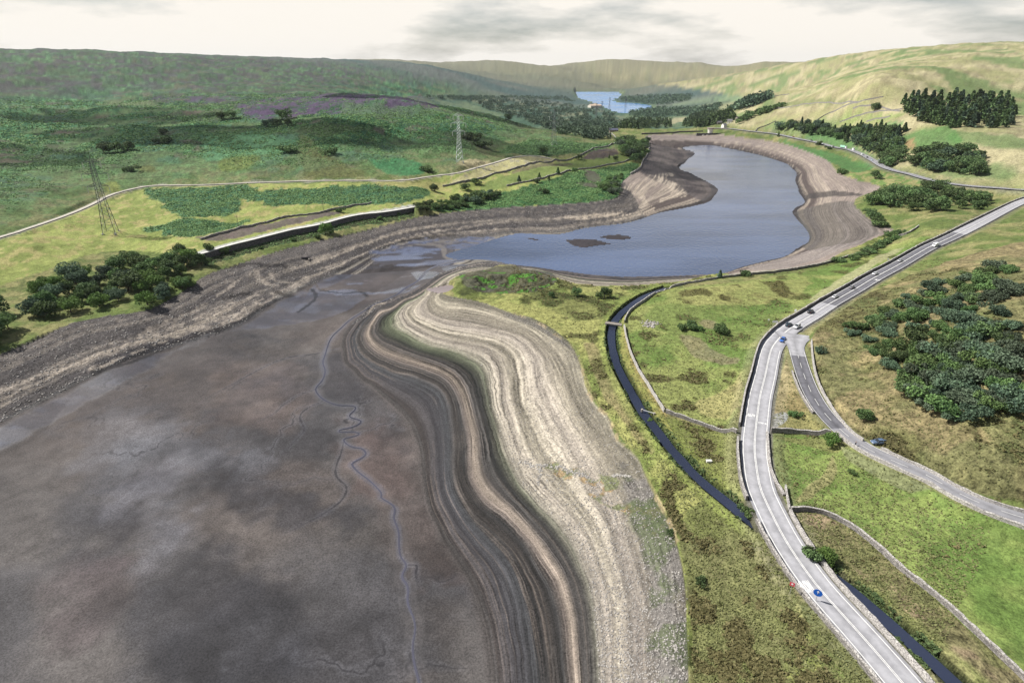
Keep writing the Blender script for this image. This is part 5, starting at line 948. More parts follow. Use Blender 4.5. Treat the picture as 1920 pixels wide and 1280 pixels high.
span(pys[0], pys[1], 0, 0 , 9, .055, 'bundle of wires between the left edge pylon and the silver pylon'); span(pys[1], pys[2], 0, 0 , 7, .06, 'bundle of wires between the silver pylon and the dim pylon by the woods'); span(pys[2], pf, 0, 0 , 20, .08, 'bundle of wires from the dim pylon over the valley woods')
# ------------------------------------------------------------------ telegraph poles
WOOD = flat('grey timber', (.16, .13, .11), .9)
def make_pole():
    root = empty('utility_pole'); b = MB(); b.bar((0, 0, -1), (0, 0, 9), .17, 0, 8, .12); b.build('post', WOOD, root); b = MB(); b.box(-.9, .9, -.06, .06, 8.4, 8.55); b.build('crossarm', WOOD, root)
    for x in (-.75, 0, .75): b = MB(); b.cyl((x, 0, 8.66), (0, 0, 1), .06, .2, 8); b.build('insulator', INS, root)
    return root
pl = make_pole()
for i, (px, py, lab) in enumerate(((448, 428, 'utility pole by the heather strip, nearest the left edge'), (607, 398, 'utility pole above the lone tree at the retaining wall'), (893, 320, 'utility pole in the straw field right of the silver pylon'), (965, 307, 'utility pole in the middle of the pale straw field'), (1027, 291, 'utility pole beside the dark tree at the end of the straw field'), (1086, 278, 'utility pole on the dark green slope before the peninsula wood'))):
    o = pl if i == 0 else copy_tree(pl); o.location = hit(px, py); o.rotation_euler = (0, 0, .3); tag(o, lab, 'utility pole', 'timber utility poles along the left bank')
# ------------------------------------------------------------------ signs
GREYP = flat('grey pole', (.42, .43, .45), .5, .5); WHITES = flat('white sign', (.8, .8, .8), .5); BLUES = flat('blue sign', (.01, .10, .45), .4); REDS = flat('red sign', (.62, .05, .10), .4); BACK = flat('sign back', (.55, .56, .58), .5)
def disc(mb, x, z, r, y, n=28, m=0, th=.03): mb.cyl((x, y, z), (0, 1, 0), r, th, n, m)
def face_cam(o, dz=0): o.rotation_euler = (0, 0, math.atan2(o.location.y, o.location.x)-math.pi/2+dz)
s = empty('road_sign', hit(1529, 1127)); face_cam(s); b = MB(); b.bar((0, 0, -.5), (0, 0, 3.0), .05, 0, 10); b.build('pole', GREYP, s); b = MB(); disc(b, 0, 2.6, .92, -.08); f_ = b.build('sign_face', BLUES, s); tag(s, 'round blue road sign standing at the bottom edge of the main road', 'road sign')
b = MB(); b.bar((0, -.105, 2.35), (0, -.105, 3.0), .06, 0, 4); b.add([(-.3, -.108, 2.78), (.3, -.108, 2.78), (0, -.108, 3.18)], [(0, 1, 2)]); b.build('arrow', WHITES, f_)
s = empty('road_sign', hit(1481, 1112)); face_cam(s); b = MB(); b.bar((0, 0, -.5), (0, 0, 3.4), .05, 0, 10); b.build('pole', GREYP, s); b = MB(); b.box(-.5, .5, -.09, -.06, 2.3, 3.3); f_ = b.build('sign_face', REDS, s); b = MB(); disc(b, 0, 2.85, .22, -.1); b.build('roundel', WHITES, f_); tag(s, 'red and white road sign on a grey pole beside the left parapet', 'road sign')
for px, py, w, h_, dz, lab in ((1452, 611, 2.2, 1.0, .2, 'wide white direction sign in the field left of the junction'), (1490, 590, .9, 1.2, 0, 'small white sign by the dark wall above the junction'), (1440, 606, .7, .6, 0, 'little white sign left of the wide direction sign'), (1664, 492, 1.0, .8, .3, 'small white sign by the wall near the farthest silver car')):
    s = empty('road_sign', hit(px, py)); face_cam(s, dz); b = MB()
    for x in ((-w*.35, w*.35) if w > 1.5 else (0,)): b.bar((x, .04, -.5), (x, .04, 1.6+h_), .045, 0, 8)
    b.build('pole', GREYP, s); b = MB(); b.box(-w/2, w/2, -.03, .0, 1.5, 1.5+h_); b.build('sign_face', WHITES, s); tag(s, lab, 'road sign')
# ------------------------------------------------------------------ footbridge, slab, pipe, outlet
CONC = flat('old concrete', (.42, .38, .34), .9, noise=1.5, bump=.3)
a = hit(1137, 607); b_ = hit(1163, 610); mid = (a+b_)/2; fb = empty('footbridge', mid, math.atan2(b_.y-a.y, b_.x-a.x)); hl_ = (b_-a).length/2+.6
kz = float(CANw[np.argmin(np.hypot(CANw[:, 0]-mid.x, CANw[:, 1]-mid.y)), 2]); fb.location.z = kz+.35
b = MB(); b.box(-hl_, hl_, -.95, .95, -.2, .15); b.build('deck', CONC, fb)
for s_ in (-1, 1): b = MB(); b.box(-hl_, hl_, s_*.95-.12, s_*.95+.12, .153, .55); b.build('parapet', CONC, fb)
for s_ in (-1, 1): b = MB(); b.box(s_*(hl_-.5)-.45, s_*(hl_-.5)+.45, -1.15, 1.15, -1.8, -.203); b.build('abutment', STONE_P, fb)
tag(fb, 'small flat stone footbridge over the dark channel', 'footbridge')
p = hit(1213, 776); pp = empty('pipe', p); q = hit(1203, 776)-p; q2 = hit(1227, 776)-p; pz = float(CANw[np.argmin(np.hypot(CANw[:, 0]-p.x, CANw[:, 1]-p.y)), 2]); pp.location.z = pz; q.z = q2.z = .35; b = MB(); b.bar(q, q2, .13, 0, 10); b.build('tube', GREYP, pp)
for qq in (q, q2): b = MB(); b.box(qq.x-.3, qq.x+.3, qq.y-.3, qq.y+.3, -.5, .6); b.build('pipe_support', CONC, pp)
tag(pp, 'thin pipe crossing the dark channel below the walled bend', 'pipe')
o = MB(); o.box(-.75, .75, -.4, .4, -.4, .55, ty=.08, tx=.06); o.box(-.85, .85, -.5, .5, .553, .66); oo = o.build('stone_trough', flat('white stone', (.72, .71, .69), .8, noise=2)); oo.location = hit(1329, 866); tag(oo, 'white stone trough in the rough field left of the main road', 'trough')
ou = empty('culvert', hit(573, 486), .3); b = MB(); b.box(-2.6, 2.6, -.5, .5, -.5, 1.6); b.build('headwall', STONE_D, ou); b = MB(); b.box(-1.6, 1.6, -.56, -.5, -.3, 1.0); b.build('mouth_shade', TRIM, ou); b = MB(); b.box(1.8, 2.5, -3.2, -.5, -.4, .7, tx=.1); b.build('wing_wall', CONC, ou); tag(ou, 'small dark culvert mouth with a pale wing wall on the stony left bank', 'culvert')  # dark panel stands for the shade inside the culvert mouth
# ------------------------------------------------------------------ buildings by the dam
WHT = flat('white render', (.74, .72, .68), .8, noise=.4, alt=(.6, .58, .54)); SLATE = flat('blue slate', (.12, .13, .20), .6, noise=.8); SLATE2 = flat('grey slate', (.16, .16, .17), .7, noise=.8); GSTONE = flat('gritstone', (.34, .29, .25), .9, noise=.5); WIN = flat('window glass', (.03, .035, .05), .1); 
def house(px, py, L_, W_, Hw, Hr, wallm, roofm, rz, lab, chim=1, name='house', loc=None):
    root = empty(name, loc or hit(px, py), rz); b = MB(); b.add([(-L_/2, -W_/2, -2), (L_/2, -W_/2, -2), (L_/2, W_/2, -2), (-L_/2, W_/2, -2), (-L_/2, -W_/2, Hw), (L_/2, -W_/2, Hw), (L_/2, W_/2, Hw), (-L_/2, W_/2, Hw), (-L_/2, 0, Hw+Hr), (L_/2, 0, Hw+Hr)], [(0, 1, 5, 4), (2, 3, 7, 6), (1, 2, 6, 9, 5), (3, 0, 4, 8, 7)]); b.build('wall', wallm, root)
    b = MB(); e = .5; dz = Hr*e/(W_/2)
    for s_ in (-1, 1): b.add([(-L_/2-e, s_*(W_/2+e), Hw-dz+.05), (L_/2+e, s_*(W_/2+e), Hw-dz+.05), (L_/2+e, 0, Hw+Hr+.05), (-L_/2-e, 0, Hw+Hr+.05), (-L_/2-e, s_*(W_/2+e), Hw-dz+.3), (L_/2+e, s_*(W_/2+e), Hw-dz+.3), (L_/2+e, 0, Hw+Hr+.3), (-L_/2-e, 0, Hw+Hr+.3)], [(0, 1, 2, 3), (4, 7, 6, 5), (0, 4, 5, 1), (0, 3, 7, 4), (1, 5, 6, 2)])
    rf = b.build('roof', roofm, root)
    for c_ in range(chim): b = MB(); x = (-1) ** c_*(L_/2-1); b.box(x-.5, x+.5, -.5, .5, Hw+Hr-.6, Hw+Hr+1.5); b.build('chimney', GSTONE, rf)
    nw = max(2, int(L_/3))
    for s_ in (-1, 1):
        for i in range(nw):
            for z0 in ((1.0, 3.8) if Hw > 4.5 else (1.0,)):
                x = -L_/2+(i+.5)*L_/nw; b = MB(); b.box(x-.55, x+.55, s_*(W_/2+.02)-.03, s_*(W_/2+.02)+.03, z0, z0+1.3); b.build('window', WIN, root)
    b = MB(); b.box(-.5, .5, -W_/2-.06, -W_/2-.01, -.2, 2.0); b.build('door', TRIM, root); return tag(root, lab, 'house')
house(1150, 247, 17, 8, 3.4, 2.6, GSTONE, SLATE, .1, 'small house with a blue slate roof at the left end of the dam', 2)
house(1357, 240, 7, 9, 5.5, 3.2, WHT, SLATE2, .3, 'white gabled house by the road at the right end of the dam', 1)
house(1348, 233, 11, 7, 3.6, 2.6, GSTONE, SLATE2, .2, 'dark roofed stone house left of the white gabled house', 1)
house(1368, 231, 10, 7, 4.8, 2.8, WHT, SLATE2, -.5, 'pale house among trees right of the white gabled house', 1)
house(1384, 226, 12, 7, 4.8, 2.6, GSTONE, SLATE2, .5, 'grey stone house above the others near the far road', 2)
house(1115, 202, 60, 26, 9, 5, flat('cladding', (.55, .52, .45), .7), flat('tan roof', (.55, .42, .32), .7), .5, 'large pale tan roofed shed far off beside the distant reservoir', 0)
vt = empty('valve_tower', hit(1331, 252)); vt.location.z = 6; b = MB(); b.loft([[(math.cos(k*math.pi/8)*r, math.sin(k*math.pi/8)*r, z) for k in range(16)] for r, z in ((3.6, 0), (4.6, 8), (5.4, 13))]); b.build('shaft', WHT, vt); b = MB(); b.loft([[(math.cos(k*math.pi/8)*r, math.sin(k*math.pi/8)*r, z) for k in range(16)] for r, z in ((6.2, 13.02), (6.4, 14.4), (6.0, 14.8))]); b.build('parapet', GSTONE, vt); b = MB(); b.box(4, 34, 1.0, 4.5, 12.2, 13.4); b.build('walkway', GSTONE, vt)
tag(vt, 'pale flared stone overflow tower at the right end of the dam', 'tower')
sp_ = empty('spillway', hit(1322, 254)); sp_.location.z = 5; b = MB(); b.box(-16, 30, 0, 4, -3, 6.5); b.build('dark_wall', STONE_D, sp_)
for i in range(5): b = MB(); b.box(-6+i*8, -2+i*8, -1.5, -.05, -3, 3.8, tx=.2); b.build('pier', WHT if i < 2 else GSTONE, sp_)
tag(sp_, 'dark walled spillway with pale piers at the right end of the dam', 'spillway')
# ------------------------------------------------------------------ trees, shrubs and ground growth
def leaf_mat(name, dark, light, trans=.15):
    m, n, l = nodes(name); b = n['Principled BSDF']; b.inputs['Roughness'].default_value = .75; b.inputs['Specular IOR Level'].default_value = .2
    a = n.new('ShaderNodeAttribute'); a.attribute_name = 'leaf'; oi = n.new('ShaderNodeObjectInfo')
    x = n.new('ShaderNodeMix'); x.data_type = 'RGBA'; x.inputs['A'].default_value = (*dark, 1); x.inputs['B'].default_value = (*light, 1); l.new(a.outputs['Fac'], x.inputs['Factor'])
    h = n.new('ShaderNodeHueSaturation'); l.new(x.outputs['Result'], h.inputs['Color']); r = n.new('ShaderNodeMapRange'); l.new(oi.outputs['Random'], r.inputs[0]); r.inputs['To Min'].default_value = .7; r.inputs['To Max'].default_value = 1.3; l.new(r.outputs[0], h.inputs['Value'])
    r2 = n.new('ShaderNodeMapRange'); l.new(oi.outputs['Random'], r2.inputs[0]); r2.inputs['To Min'].default_value = .485; r2.inputs['To Max'].default_value = .515; l.new(r2.outputs[0], h.inputs['Hue']); l.new(h.outputs[0], b.inputs['Base Color'])
    t = n.new('ShaderNodeBsdfTranslucent'); l.new(h.outputs[0], t.inputs[0]); ms = n.new('ShaderNodeMixShader'); ms.inputs[0].default_value = trans; l.new(b.outputs[0], ms.inputs[1]); l.new(t.outputs[0], ms.inputs[2]); l.new(ms.outputs[0], n['Material Output'].inputs[0]); return m
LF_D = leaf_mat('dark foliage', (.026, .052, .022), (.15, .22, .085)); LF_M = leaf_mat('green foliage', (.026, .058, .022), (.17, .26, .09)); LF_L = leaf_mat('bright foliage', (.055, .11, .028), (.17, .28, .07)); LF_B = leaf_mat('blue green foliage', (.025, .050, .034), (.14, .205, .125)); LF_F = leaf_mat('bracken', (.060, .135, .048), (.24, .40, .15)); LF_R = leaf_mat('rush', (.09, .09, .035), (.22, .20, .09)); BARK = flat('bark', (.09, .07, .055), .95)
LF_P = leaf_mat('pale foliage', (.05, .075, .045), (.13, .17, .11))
def cards(P, s, r_, up=.3):        # P (n,3) centres, s (n,) sizes -> verts, faces of bent leaf clumps
    n = len(P); d = r_.normal(size=(n, 3)); d[:, 2] += up; d /= np.linalg.norm(d, axis=1)[:, None]
    u = np.cross(d, r_.normal(size=(n, 3))); u /= np.linalg.norm(u, axis=1)[:, None]+1e-9; w = np.cross(d, u); s = s[:, None]
    a = P+u*s; b = P+w*s*.75+d*s*.2; c = P-u*s; e = P-w*s*.75+d*s*.2
    V = np.stack([a, b, c, e], 1).reshape(-1, 3); Fc = np.arange(4*n).reshape(-1, 4); return V, Fc
def card_mesh(name, V, Fc, vals, mat, trunk=None):
    me = bpy.data.meshes.new(name); me.vertices.add(len(V)); me.vertices.foreach_set('co', V.astype(np.float32).ravel()); me.loops.add(Fc.size); me.loops.foreach_set('vertex_index', Fc.astype(np.int32).ravel())
    me.polygons.add(len(Fc)); me.polygons.foreach_set('loop_start', np.arange(0, Fc.size, 4, dtype=np.int32)); me.polygons.foreach_set('loop_total', np.full(len(Fc), 4, np.int32)); me.update()
    a = me.attributes.new('leaf', 'FLOAT', 'FACE'); a.data.foreach_set('value', np.clip(vals, 0, 1).astype(np.float32)); me.materials.append(mat); return me
def crown_pts(seed, n, kind):
    r_ = np.random.default_rng(seed); P = []; val = []
    if kind == 'broad':
        nl = 13; lobes = []
        for i in range(nl): a = r_.uniform(0, 6.28); q = r_.uniform(0, .62)**.7; lobes.append((math.cos(a)*q*.75, math.sin(a)*q*.75, r_.uniform(.38, .86)-q*.18, r_.uniform(.17, .30)))
        lobes.append((0, 0, .6, .33))
    elif kind == 'shrub':
        nl = 8; lobes = [(r_.normal(0, .34), r_.normal(0, .34), r_.uniform(.25, .62), r_.uniform(.2, .36)) for _ in range(nl)]+[(0, 0, .35, .4)]
    else: lobes = None
    if lobes:
        A = np.array([b[3]**2 for b in lobes]); A = A/A.sum(); k = r_.choice(len(lobes), n, p=A); d = r_.normal(size=(n, 3)); d /= np.linalg.norm(d, axis=1)[:, None]; rad = r_.uniform(.25, 1, n)**.35*r_.uniform(.88, 1.14, n)
        Lb = np.array(lobes); P = Lb[k, :3]+d*(Lb[k, 3]*rad)[:, None]*np.array([1, 1, .85]); ll = r_.uniform(0, 1, len(lobes)); val = ll[k]*.55+r_.uniform(0, .5, n)
        P[:, 2] = np.maximum(P[:, 2], .03 if kind == 'shrub' else .16)
    else:
        z = r_.uniform(.08, 1, n)**.8; rad = (1-z)*.27*(1+.25*np.sin(z*55))+.02; a = r_.uniform(0, 6.28, n); q = r_.uniform(.3, 1, n)**.5; P = np.stack([np.cos(a)*rad*q, np.sin(a)*rad*q, z-.04*q], 1); val = r_.uniform(0, 1, n)
    return P, val, r_
def crown_mesh(name, seed, kind, mat, n=1000, size=.045):
    P, val, r_ = crown_pts(seed, n, kind); V, Fc = cards(P, r_.uniform(.7, 1.4, n)*size, r_); return card_mesh(name, V, Fc, val, mat)
def trunk_mesh(name, seed, kind):
    r_ = np.random.default_rng(seed); b = MB()
    if kind == 'broad':
        b.bar((0, 0, -.06), (.01, 0, .30), .035, 0, 7, .024)
        for i in range(6): a = i*1.05+r_.uniform(-.3, .3); e = (math.cos(a)*.3, math.sin(a)*.3, r_.uniform(.5, .75)); b.bar((.01, 0, .26), e, .018, 0, 5, .006)
    elif kind == 'shrub':
        for i in range(5): a = i*1.25; b.bar((0, 0, -.08), (math.cos(a)*.3, math.sin(a)*.3, .45), .02, 0, 4, .008)
    else: b.bar((0, 0, -.05), (0, 0, .95), .022, 0, 6, .003)
    return b.mesh(name, BARK)
CRN = {}; TRK = {}
for kind in ('broad', 'shrub', 'conifer'):
    for i in range(3): TRK[kind, i] = trunk_mesh('trunk' if kind != 'shrub' else 'stem', 40+i, kind)
def crn(kind, mat, i, lod):
    k = (kind, mat.name, i, lod)
    if k not in CRN: CRN[k] = crown_mesh('crown', 100+i*7+len(kind), kind, mat, {0: 2600, 1: 900, 2: 260}[lod], {0: .036, 1: .055, 2: .095}[lod]*(1.25 if kind == 'shrub' else 1))
    return CRN[k]
tn = [0]
KN = {'broad': 'broadleaf_tree', 'shrub': 'shrub', 'conifer': 'conifer_tree'}
def plant(x, y, h, kind, mat, label, cat=None, group=None, wide=1.0, lod=1, z=None):
    i = tn[0] % 3; tn[0] += 1; z = gz(x, y) if z is None else z; rz = random.uniform(0, 6.28); s = (h*wide, h*wide, h)
    if lod == 2:
        key = ('m', kind, mat.name, i)
        if key not in CRN:
            me = crn(kind, mat, i, 2); CRN[key] = me
        o = bpy.data.objects.new(KN[kind], CRN[key]); col.objects.link(o); o.location = (x, y, z-.02*h); o.rotation_euler = (0, 0, rz); o.scale = s
    else:
        o = empty(KN[kind], (x, y, z), rz); o.scale = s
        for nm, me in (('trunk' if kind != 'shrub' else 'stem', TRK[kind, i]), ('crown' if kind != 'shrub' else 'foliage', crn(kind, mat, i, lod))):
            c = bpy.data.objects.new(nm, me); col.objects.link(c); c.parent = o
    tag(o, label, cat or ('tree' if kind != 'shrub' else 'shrub'), group); return o
def tree(px, py, h, kind, mat, label, **k):
    p = hit(px, py); return plant(p.x, p.y, h, kind, mat, label, **k)
# single trees and shrubs one can point to
for a in ((610,440,9.5,'broad',LF_L,'bright green tree growing at the foot of the retaining wall',dict(lod=0)), (597,447,3.2,'shrub',LF_M,'small shrub left of the bright tree at the wall foot',{}), (638,398,4.5,'shrub',LF_M,'round shrub behind the top of the retaining wall',{}),
    (816,359,7.5,'broad',LF_D,'dark round tree below the dark field wall, leftmost of the row',dict(lod=0, wide=1.2)), (872,357,7,'broad',LF_D,'dark round tree right of the gap in the field wall',dict(wide=1.2)), (892,346,7,'broad',LF_M,'ragged tree touching the dark field wall',dict(wide=1.3)), (933,366,5.5,'shrub',LF_D,'dark shrub on its own right of the bank thicket',dict(wide=.9)),
    (1018,290,9.5,'broad',LF_D,'dark tree at the right end of the pale straw field',dict(wide=1.1)), (1085,299,7,'broad',LF_D,'small dark tree on the winding field wall above the purple patch',{}), (1046,327,7.5,'conifer',LF_M,'slim young tree on the bright grass above the far left shore',dict(wide=1.3)), (973,340,6,'conifer',LF_B,'small blue green sapling on the left of the far grass strip',dict(wide=1.4)),
    (1011,335,6,'conifer',LF_M,'small sapling right of the blue green one on the grass strip',dict(wide=1.3)), (1006,342,4.5,'shrub',LF_D,'low dark shrub on the wall below the saplings',{}), (1029,337,4.5,'conifer',LF_M,'smallest sapling on the grass strip',dict(wide=1.4)), (1021,362,6,'shrub',LF_D,'dark shrub alone in the bright bracken slope',{}), (1078,322,5.5,'shrub',LF_M,'light shrub on the far field wall',{}), (1153,301,6,'broad',LF_D,'small tree left of the peninsula wood',{}), (1142,297,5,'conifer',LF_M,'thin young tree just left of the peninsula wood',{}),
    (1033,558,3.4,'broad',LF_D,'smallest of the three trees on the yellow spit',dict(lod=0)), (1083,554,4.6,'broad',LF_D,'middle tree of the three on the yellow spit',dict(lod=0, wide=1.1)), (1133,558,6.3,'broad',LF_D,'tallest tree of the three on the yellow spit',dict(lod=0)),
    (1279,618,3.4,'shrub',LF_D,'left shrub of the dark trio in the field right of the footbridge',dict(lod=0)), (1296,618,4.2,'shrub',LF_D,'tallest shrub of the dark trio in the field right of the footbridge',dict(lod=0)), (1311,619,2.8,'shrub',LF_M,'right hand low shrub of the dark trio in the field',{}), (1352,624,5.2,'shrub',LF_D,'large round dark shrub alone in the field right of the trio',dict(lod=0)),
    (1349,522,5.2,'conifer',LF_B,'small conifer at the water edge of the shoreline wall',dict(wide=1.3)), (1396,517,4.6,'shrub',LF_D,'dark round shrub on the shoreline wall right of the small conifer',dict(wide=1.2)), (1572,492,4.0,'shrub',LF_D,'dark green shrub on the shoreline wall at the middle of the stony beach',dict(wide=1.3)), (1670,448,5.5,'broad',LF_M,'bushy tree at the upper end of the shoreline wall',dict(wide=1.3)), (1684,440,5,'shrub',LF_D,'dark shrub beside the bushy tree at the upper end of the shoreline wall',{}),
    (1620,790,4.4,'broad',LF_M,'round green tree alone on the brown slope above the parked car',dict(lod=0, wide=1.1)), (1558,828,3.6,'shrub',LF_L,'bright shrub where the dark field wall meets the side road',dict(lod=0)), (1489,781,2.6,'shrub',LF_M,'small shrub by the gravel patch in the straw triangle',{}), (1551,1050,3.6,'broad',LF_L,'bright green tree by the channel below the main road',dict(lod=0, wide=1.2)), (1528,1050,3.2,'shrub',LF_D,'dark shrub left of the bright tree by the channel',{}), (1520,1036,2.5,'shrub',LF_D,'small dark shrub against the right hand parapet',{}),
    (1402,968,2.6,'shrub',LF_M,'shrub where the channel passes under the main road',{}), (1390,955,2.0,'shrub',LF_D,'low dark shrub left of the channel bridge shrub',{}), (1312,1092,2.2,'shrub',LF_D,'dark shrub near the bottom of the olive slope',{}), (1218,790,1.4,'shrub',LF_L,'tiny bright shrub in the dark channel',{}), (1160,655,1.4,'shrub',LF_M,'small shrub on the channel bank below the footbridge',{}), (1256,1000,1.8,'shrub',LF_D,'dark shrub at the edge of the rubble strip',{}), (1597,888,1.6,'shrub',LF_M,'small shrub on the rubble edge of the side road',{}),
    (1535,662,3.0,'shrub',LF_B,'small blue green shrub nearest the side road wall',{}), (1641,335,10,'broad',LF_D,'lone dark tree below the distant road with a long shadow',dict(wide=1.0)), (1640,208,13,'broad',LF_D,'lone tree on the right hand straw hillside',dict(wide=1.1)), (1568,261,11,'broad',LF_M,'faint tree on the green slope above the pale green lorry',dict(wide=1.2)), (1459,257,9,'conifer',LF_D,'small dark tree at the roadside below the straw hillside',{}), (1695,247,12,'conifer',LF_D,'dark tree at the right end of the roadside tree belt',dict(wide=1.4)),
    (1536,272,7,'shrub',LF_D,'dark shrub just below the distant road, left of the lorry',{}), (1554,280,6,'shrub',LF_D,'dark shrub just below the distant road, nearer the lorry',{}), (1580,327,8,'shrub',LF_M,'dark shrub at the top of the far bay beach',dict(wide=1.3)),
    (310,254,8,'broad',LF_D,'small dark tree on the upper left hillside',dict(wide=1.2)), (416,224,12,'broad',LF_D,'left dark tree of a pair below the heather',dict(wide=1.2)), (437,222,12,'broad',LF_D,'right dark tree of a pair below the heather',dict(wide=1.3)), (500,238,9,'broad',LF_B,'leftmost tree of the hillside group under the heather',{}), (520,236,10,'broad',LF_D,'lower middle tree of the hillside group under the heather',dict(wide=1.1)), (540,237,10,'broad',LF_D,'rightmost tree of the hillside group under the heather',{}), (529,224,14,'broad',LF_D,'biggest dark tree of the hillside group under the heather',dict(wide=1.4)), (512,234,9,'broad',LF_B,'pale middle tree of the hillside group',{}),
    (540,286,9,'shrub',LF_D,'dark hillside thorn above the pale bracken',dict(wide=1.6)), (624,289,8,'shrub',LF_D,'small dark thorn on the green hillside left of the silver pylon',dict(wide=1.2)), (246,322,7,'shrub',LF_D,'dark thorn on the hillside above the left pylon',dict(wide=1.3)), (306,268,8,'shrub',LF_D,'dark thorn in the middle of the left hillside bracken',dict(wide=1.8)), (882,262,10,'shrub',LF_D,'dark thorn right of the silver pylon arms',dict(wide=1.8)), (900,276,10,'shrub',LF_D,'dark thorn in the gully right of the silver pylon',dict(wide=1.8)), (800,322,7,'shrub',LF_D,'dark thorn on the bright knoll above the track',dict(wide=1.3)),
    (195,287,11,'broad',LF_D,'leftmost dark tree of the hillside clump behind the left pylon',dict(wide=1.2)), (222,286,12,'broad',LF_D,'middle dark tree of the hillside clump behind the left pylon',dict(wide=1.3)), (241,282,10,'broad',LF_D,'rightmost dark tree of the hillside clump behind the left pylon',dict(wide=1.2)), (954,227,12,'broad',LF_D,'dark tree on the skyline of the green hill before the valley wood',{}),
    (277,572,8.6,'broad',LF_L,'bright round tree standing in front of the left bank wood',dict(lod=0, wide=1.0)), (422,474,5.2,'shrub',LF_M,'round shrub hanging over the left end of the retaining wall',dict(wide=1.0, lod=0)), (392,470,5,'shrub',LF_M,'shrub between the left bank wood and the retaining wall end',{}), (490,468,2.8,'shrub',LF_M,'small shrub at the foot of the retaining wall, left part',{}), (551,452,3.0,'shrub',LF_M,'small shrub at the foot of the retaining wall, middle part',{}), (712,411,3,'shrub',LF_M,'small shrub at the foot of the retaining wall, right part',{}), (746,402,2.5,'shrub',LF_L,'small bright shrub at the right end of the wall foot',{})):
    tree(*a[:6], **a[6])
def scatter(poly, n, r_, mind=0.0, persp=True):
    W = np.array(poly, float); out = []; tries = 0; world = []
    while len(out) < n and tries < n*60:
        tries += 1; q = (r_.uniform(W[:, 0].min(), W[:, 0].max()), r_.uniform(W[:, 1].min(), W[:, 1].max()))
        if not inside(np.array([q[0]]), np.array([q[1]]), W)[0]: continue
        if mind and any((q[0]-o[0])**2+((q[1]-o[1])*2.2)**2 < mind*mind for o in out): continue
        out.append(q)
    return out
rs = np.random.default_rng(5)
def belt(poly, n, h, mats, kinds, label, group, mind=6, lod=1, wide=1.15):
    for q in scatter(poly, n, rs, mind):
        p = hit(*q); k = kinds[rs.integers(len(kinds))]; plant(p.x, p.y, rs.uniform(*h), k, mats[rs.integers(len(mats))], label, group=group, wide=wide*rs.uniform(.85, 1.2), lod=lod)
belt([(252,490),(300,478),(352,470),(382,480),(380,500),(345,512),(330,530),(285,545),(255,560),(180,575),(120,590),(60,600),(60,545),(180,505)], 40, (6.5, 10), (LF_D, LF_M, LF_M, LF_B, LF_L), ('broad',), 'dark leafy tree in the dense wood behind the bright round tree on the left bank', 'trees of the left bank wood', 22, 0, 1.1)
belt([(-40,590),(60,560),(60,610),(-20,650),(-160,700),(-160,640)], 10, (8, 11), (LF_D, LF_M), ('broad',), 'dark leafy tree at the far left end of the bank, below the track', 'trees at the far left of the bank', 26, 0, 1.1)
belt([(300,545),(345,532),(372,520),(362,540),(320,560),(300,562)], 6, (4.5, 6.5), (LF_L, LF_M, LF_B), ('broad',), 'lighter green tree along the shore side of the left bank wood', 'lighter trees in front of the left bank wood', 14, 0, 1.2)
belt([(854,372),(920,362),(928,370),(912,378),(870,388),(852,386)], 14, (4.5, 7), (LF_D, LF_M, LF_B), ('shrub', 'broad'), 'bush of the thicket on the bank above and right of the retaining wall', 'thicket on the left bank', 11, 1, 1.2)
belt([(780,388),(830,380),(858,378),(870,386),(850,392),(790,396)], 14, (4, 6), (LF_D, LF_M), ('shrub', 'broad'), 'bush of the dark row at the right end of the retaining wall', 'bushes at the end of the retaining wall', 10, 1, 1.2)
belt([(1160,262),(1180,262),(1190,268),(1214,268),(1214,288),(1204,300),(1192,303),(1170,290),(1160,276)], 48, (7, 12), (LF_D, LF_M, LF_P, LF_D), ('broad',), 'tree of the wood covering the point on the far left shore', 'trees of the far shore wood', 6, 1, 1.15)
belt([(1120,350),(1150,336),(1168,328),(1160,345),(1158,364),(1140,362)], 18, (4, 7), (LF_M, LF_P), ('shrub', 'broad'), 'pale green bush on the shore below the heather patch of the far left bank', 'bushes on the far left shore', 8, 1, 1.2)
belt([(1456,240),(1490,232),(1545,240),(1560,250),(1600,244),(1650,240),(1688,256),(1692,275),(1684,288),(1650,294),(1600,274),(1572,262),(1555,258),(1500,252),(1460,247)], 96, (11, 16), (LF_B, LF_D, LF_D), ('broad', 'conifer'), 'tree of the long belt on the slope above the distant road', 'trees of the belt above the distant road', 7, 1, 1.1)
belt([(1646,292),(1680,286),(1688,300),(1682,312),(1660,314),(1648,304)], 12, (9, 13), (LF_D,), ('broad',), 'dark tree of the clump just right of the queueing vehicles', 'clump beside the queue', 8, 1, 1.1)
belt([(1700,292),(1743,284),(1840,290),(1840,330),(1743,322),(1704,308)], 42, (9, 14), (LF_D, LF_D, LF_B), ('broad',), 'dark tree of the right edge wood above the distant road', 'trees of the right edge wood', 8, 1, 1.15)
belt([(1624,384),(1640,372),(1680,362),(1743,352),(1850,372),(1850,392),(1743,398),(1700,394),(1660,386),(1640,392)], 50, (7, 11), (LF_D, LF_D, LF_M), ('broad',), 'dark tree of the wood between the distant road and the near bay', 'trees of the wood by the near bay', 10, 1, 1.15)
belt([(1628,395),(1640,398),(1648,415),(1662,425),(1650,428),(1634,412)], 8, (4, 6), (LF_D, LF_M), ('shrub',), 'dark shrub along the hollow by the near bay', 'shrubs in the hollow by the bay', 7, 1, 1.2)
belt([(1590,487),(1620,474),(1650,459),(1675,447),(1680,452),(1650,464),(1620,480),(1594,490)], 16, (2.8, 4.2), (LF_D, LF_M), ('shrub',), 'dark shrub of the hedge along the shoreline wall', 'hedge shrubs on the shoreline wall', 6, 1, 1.3)
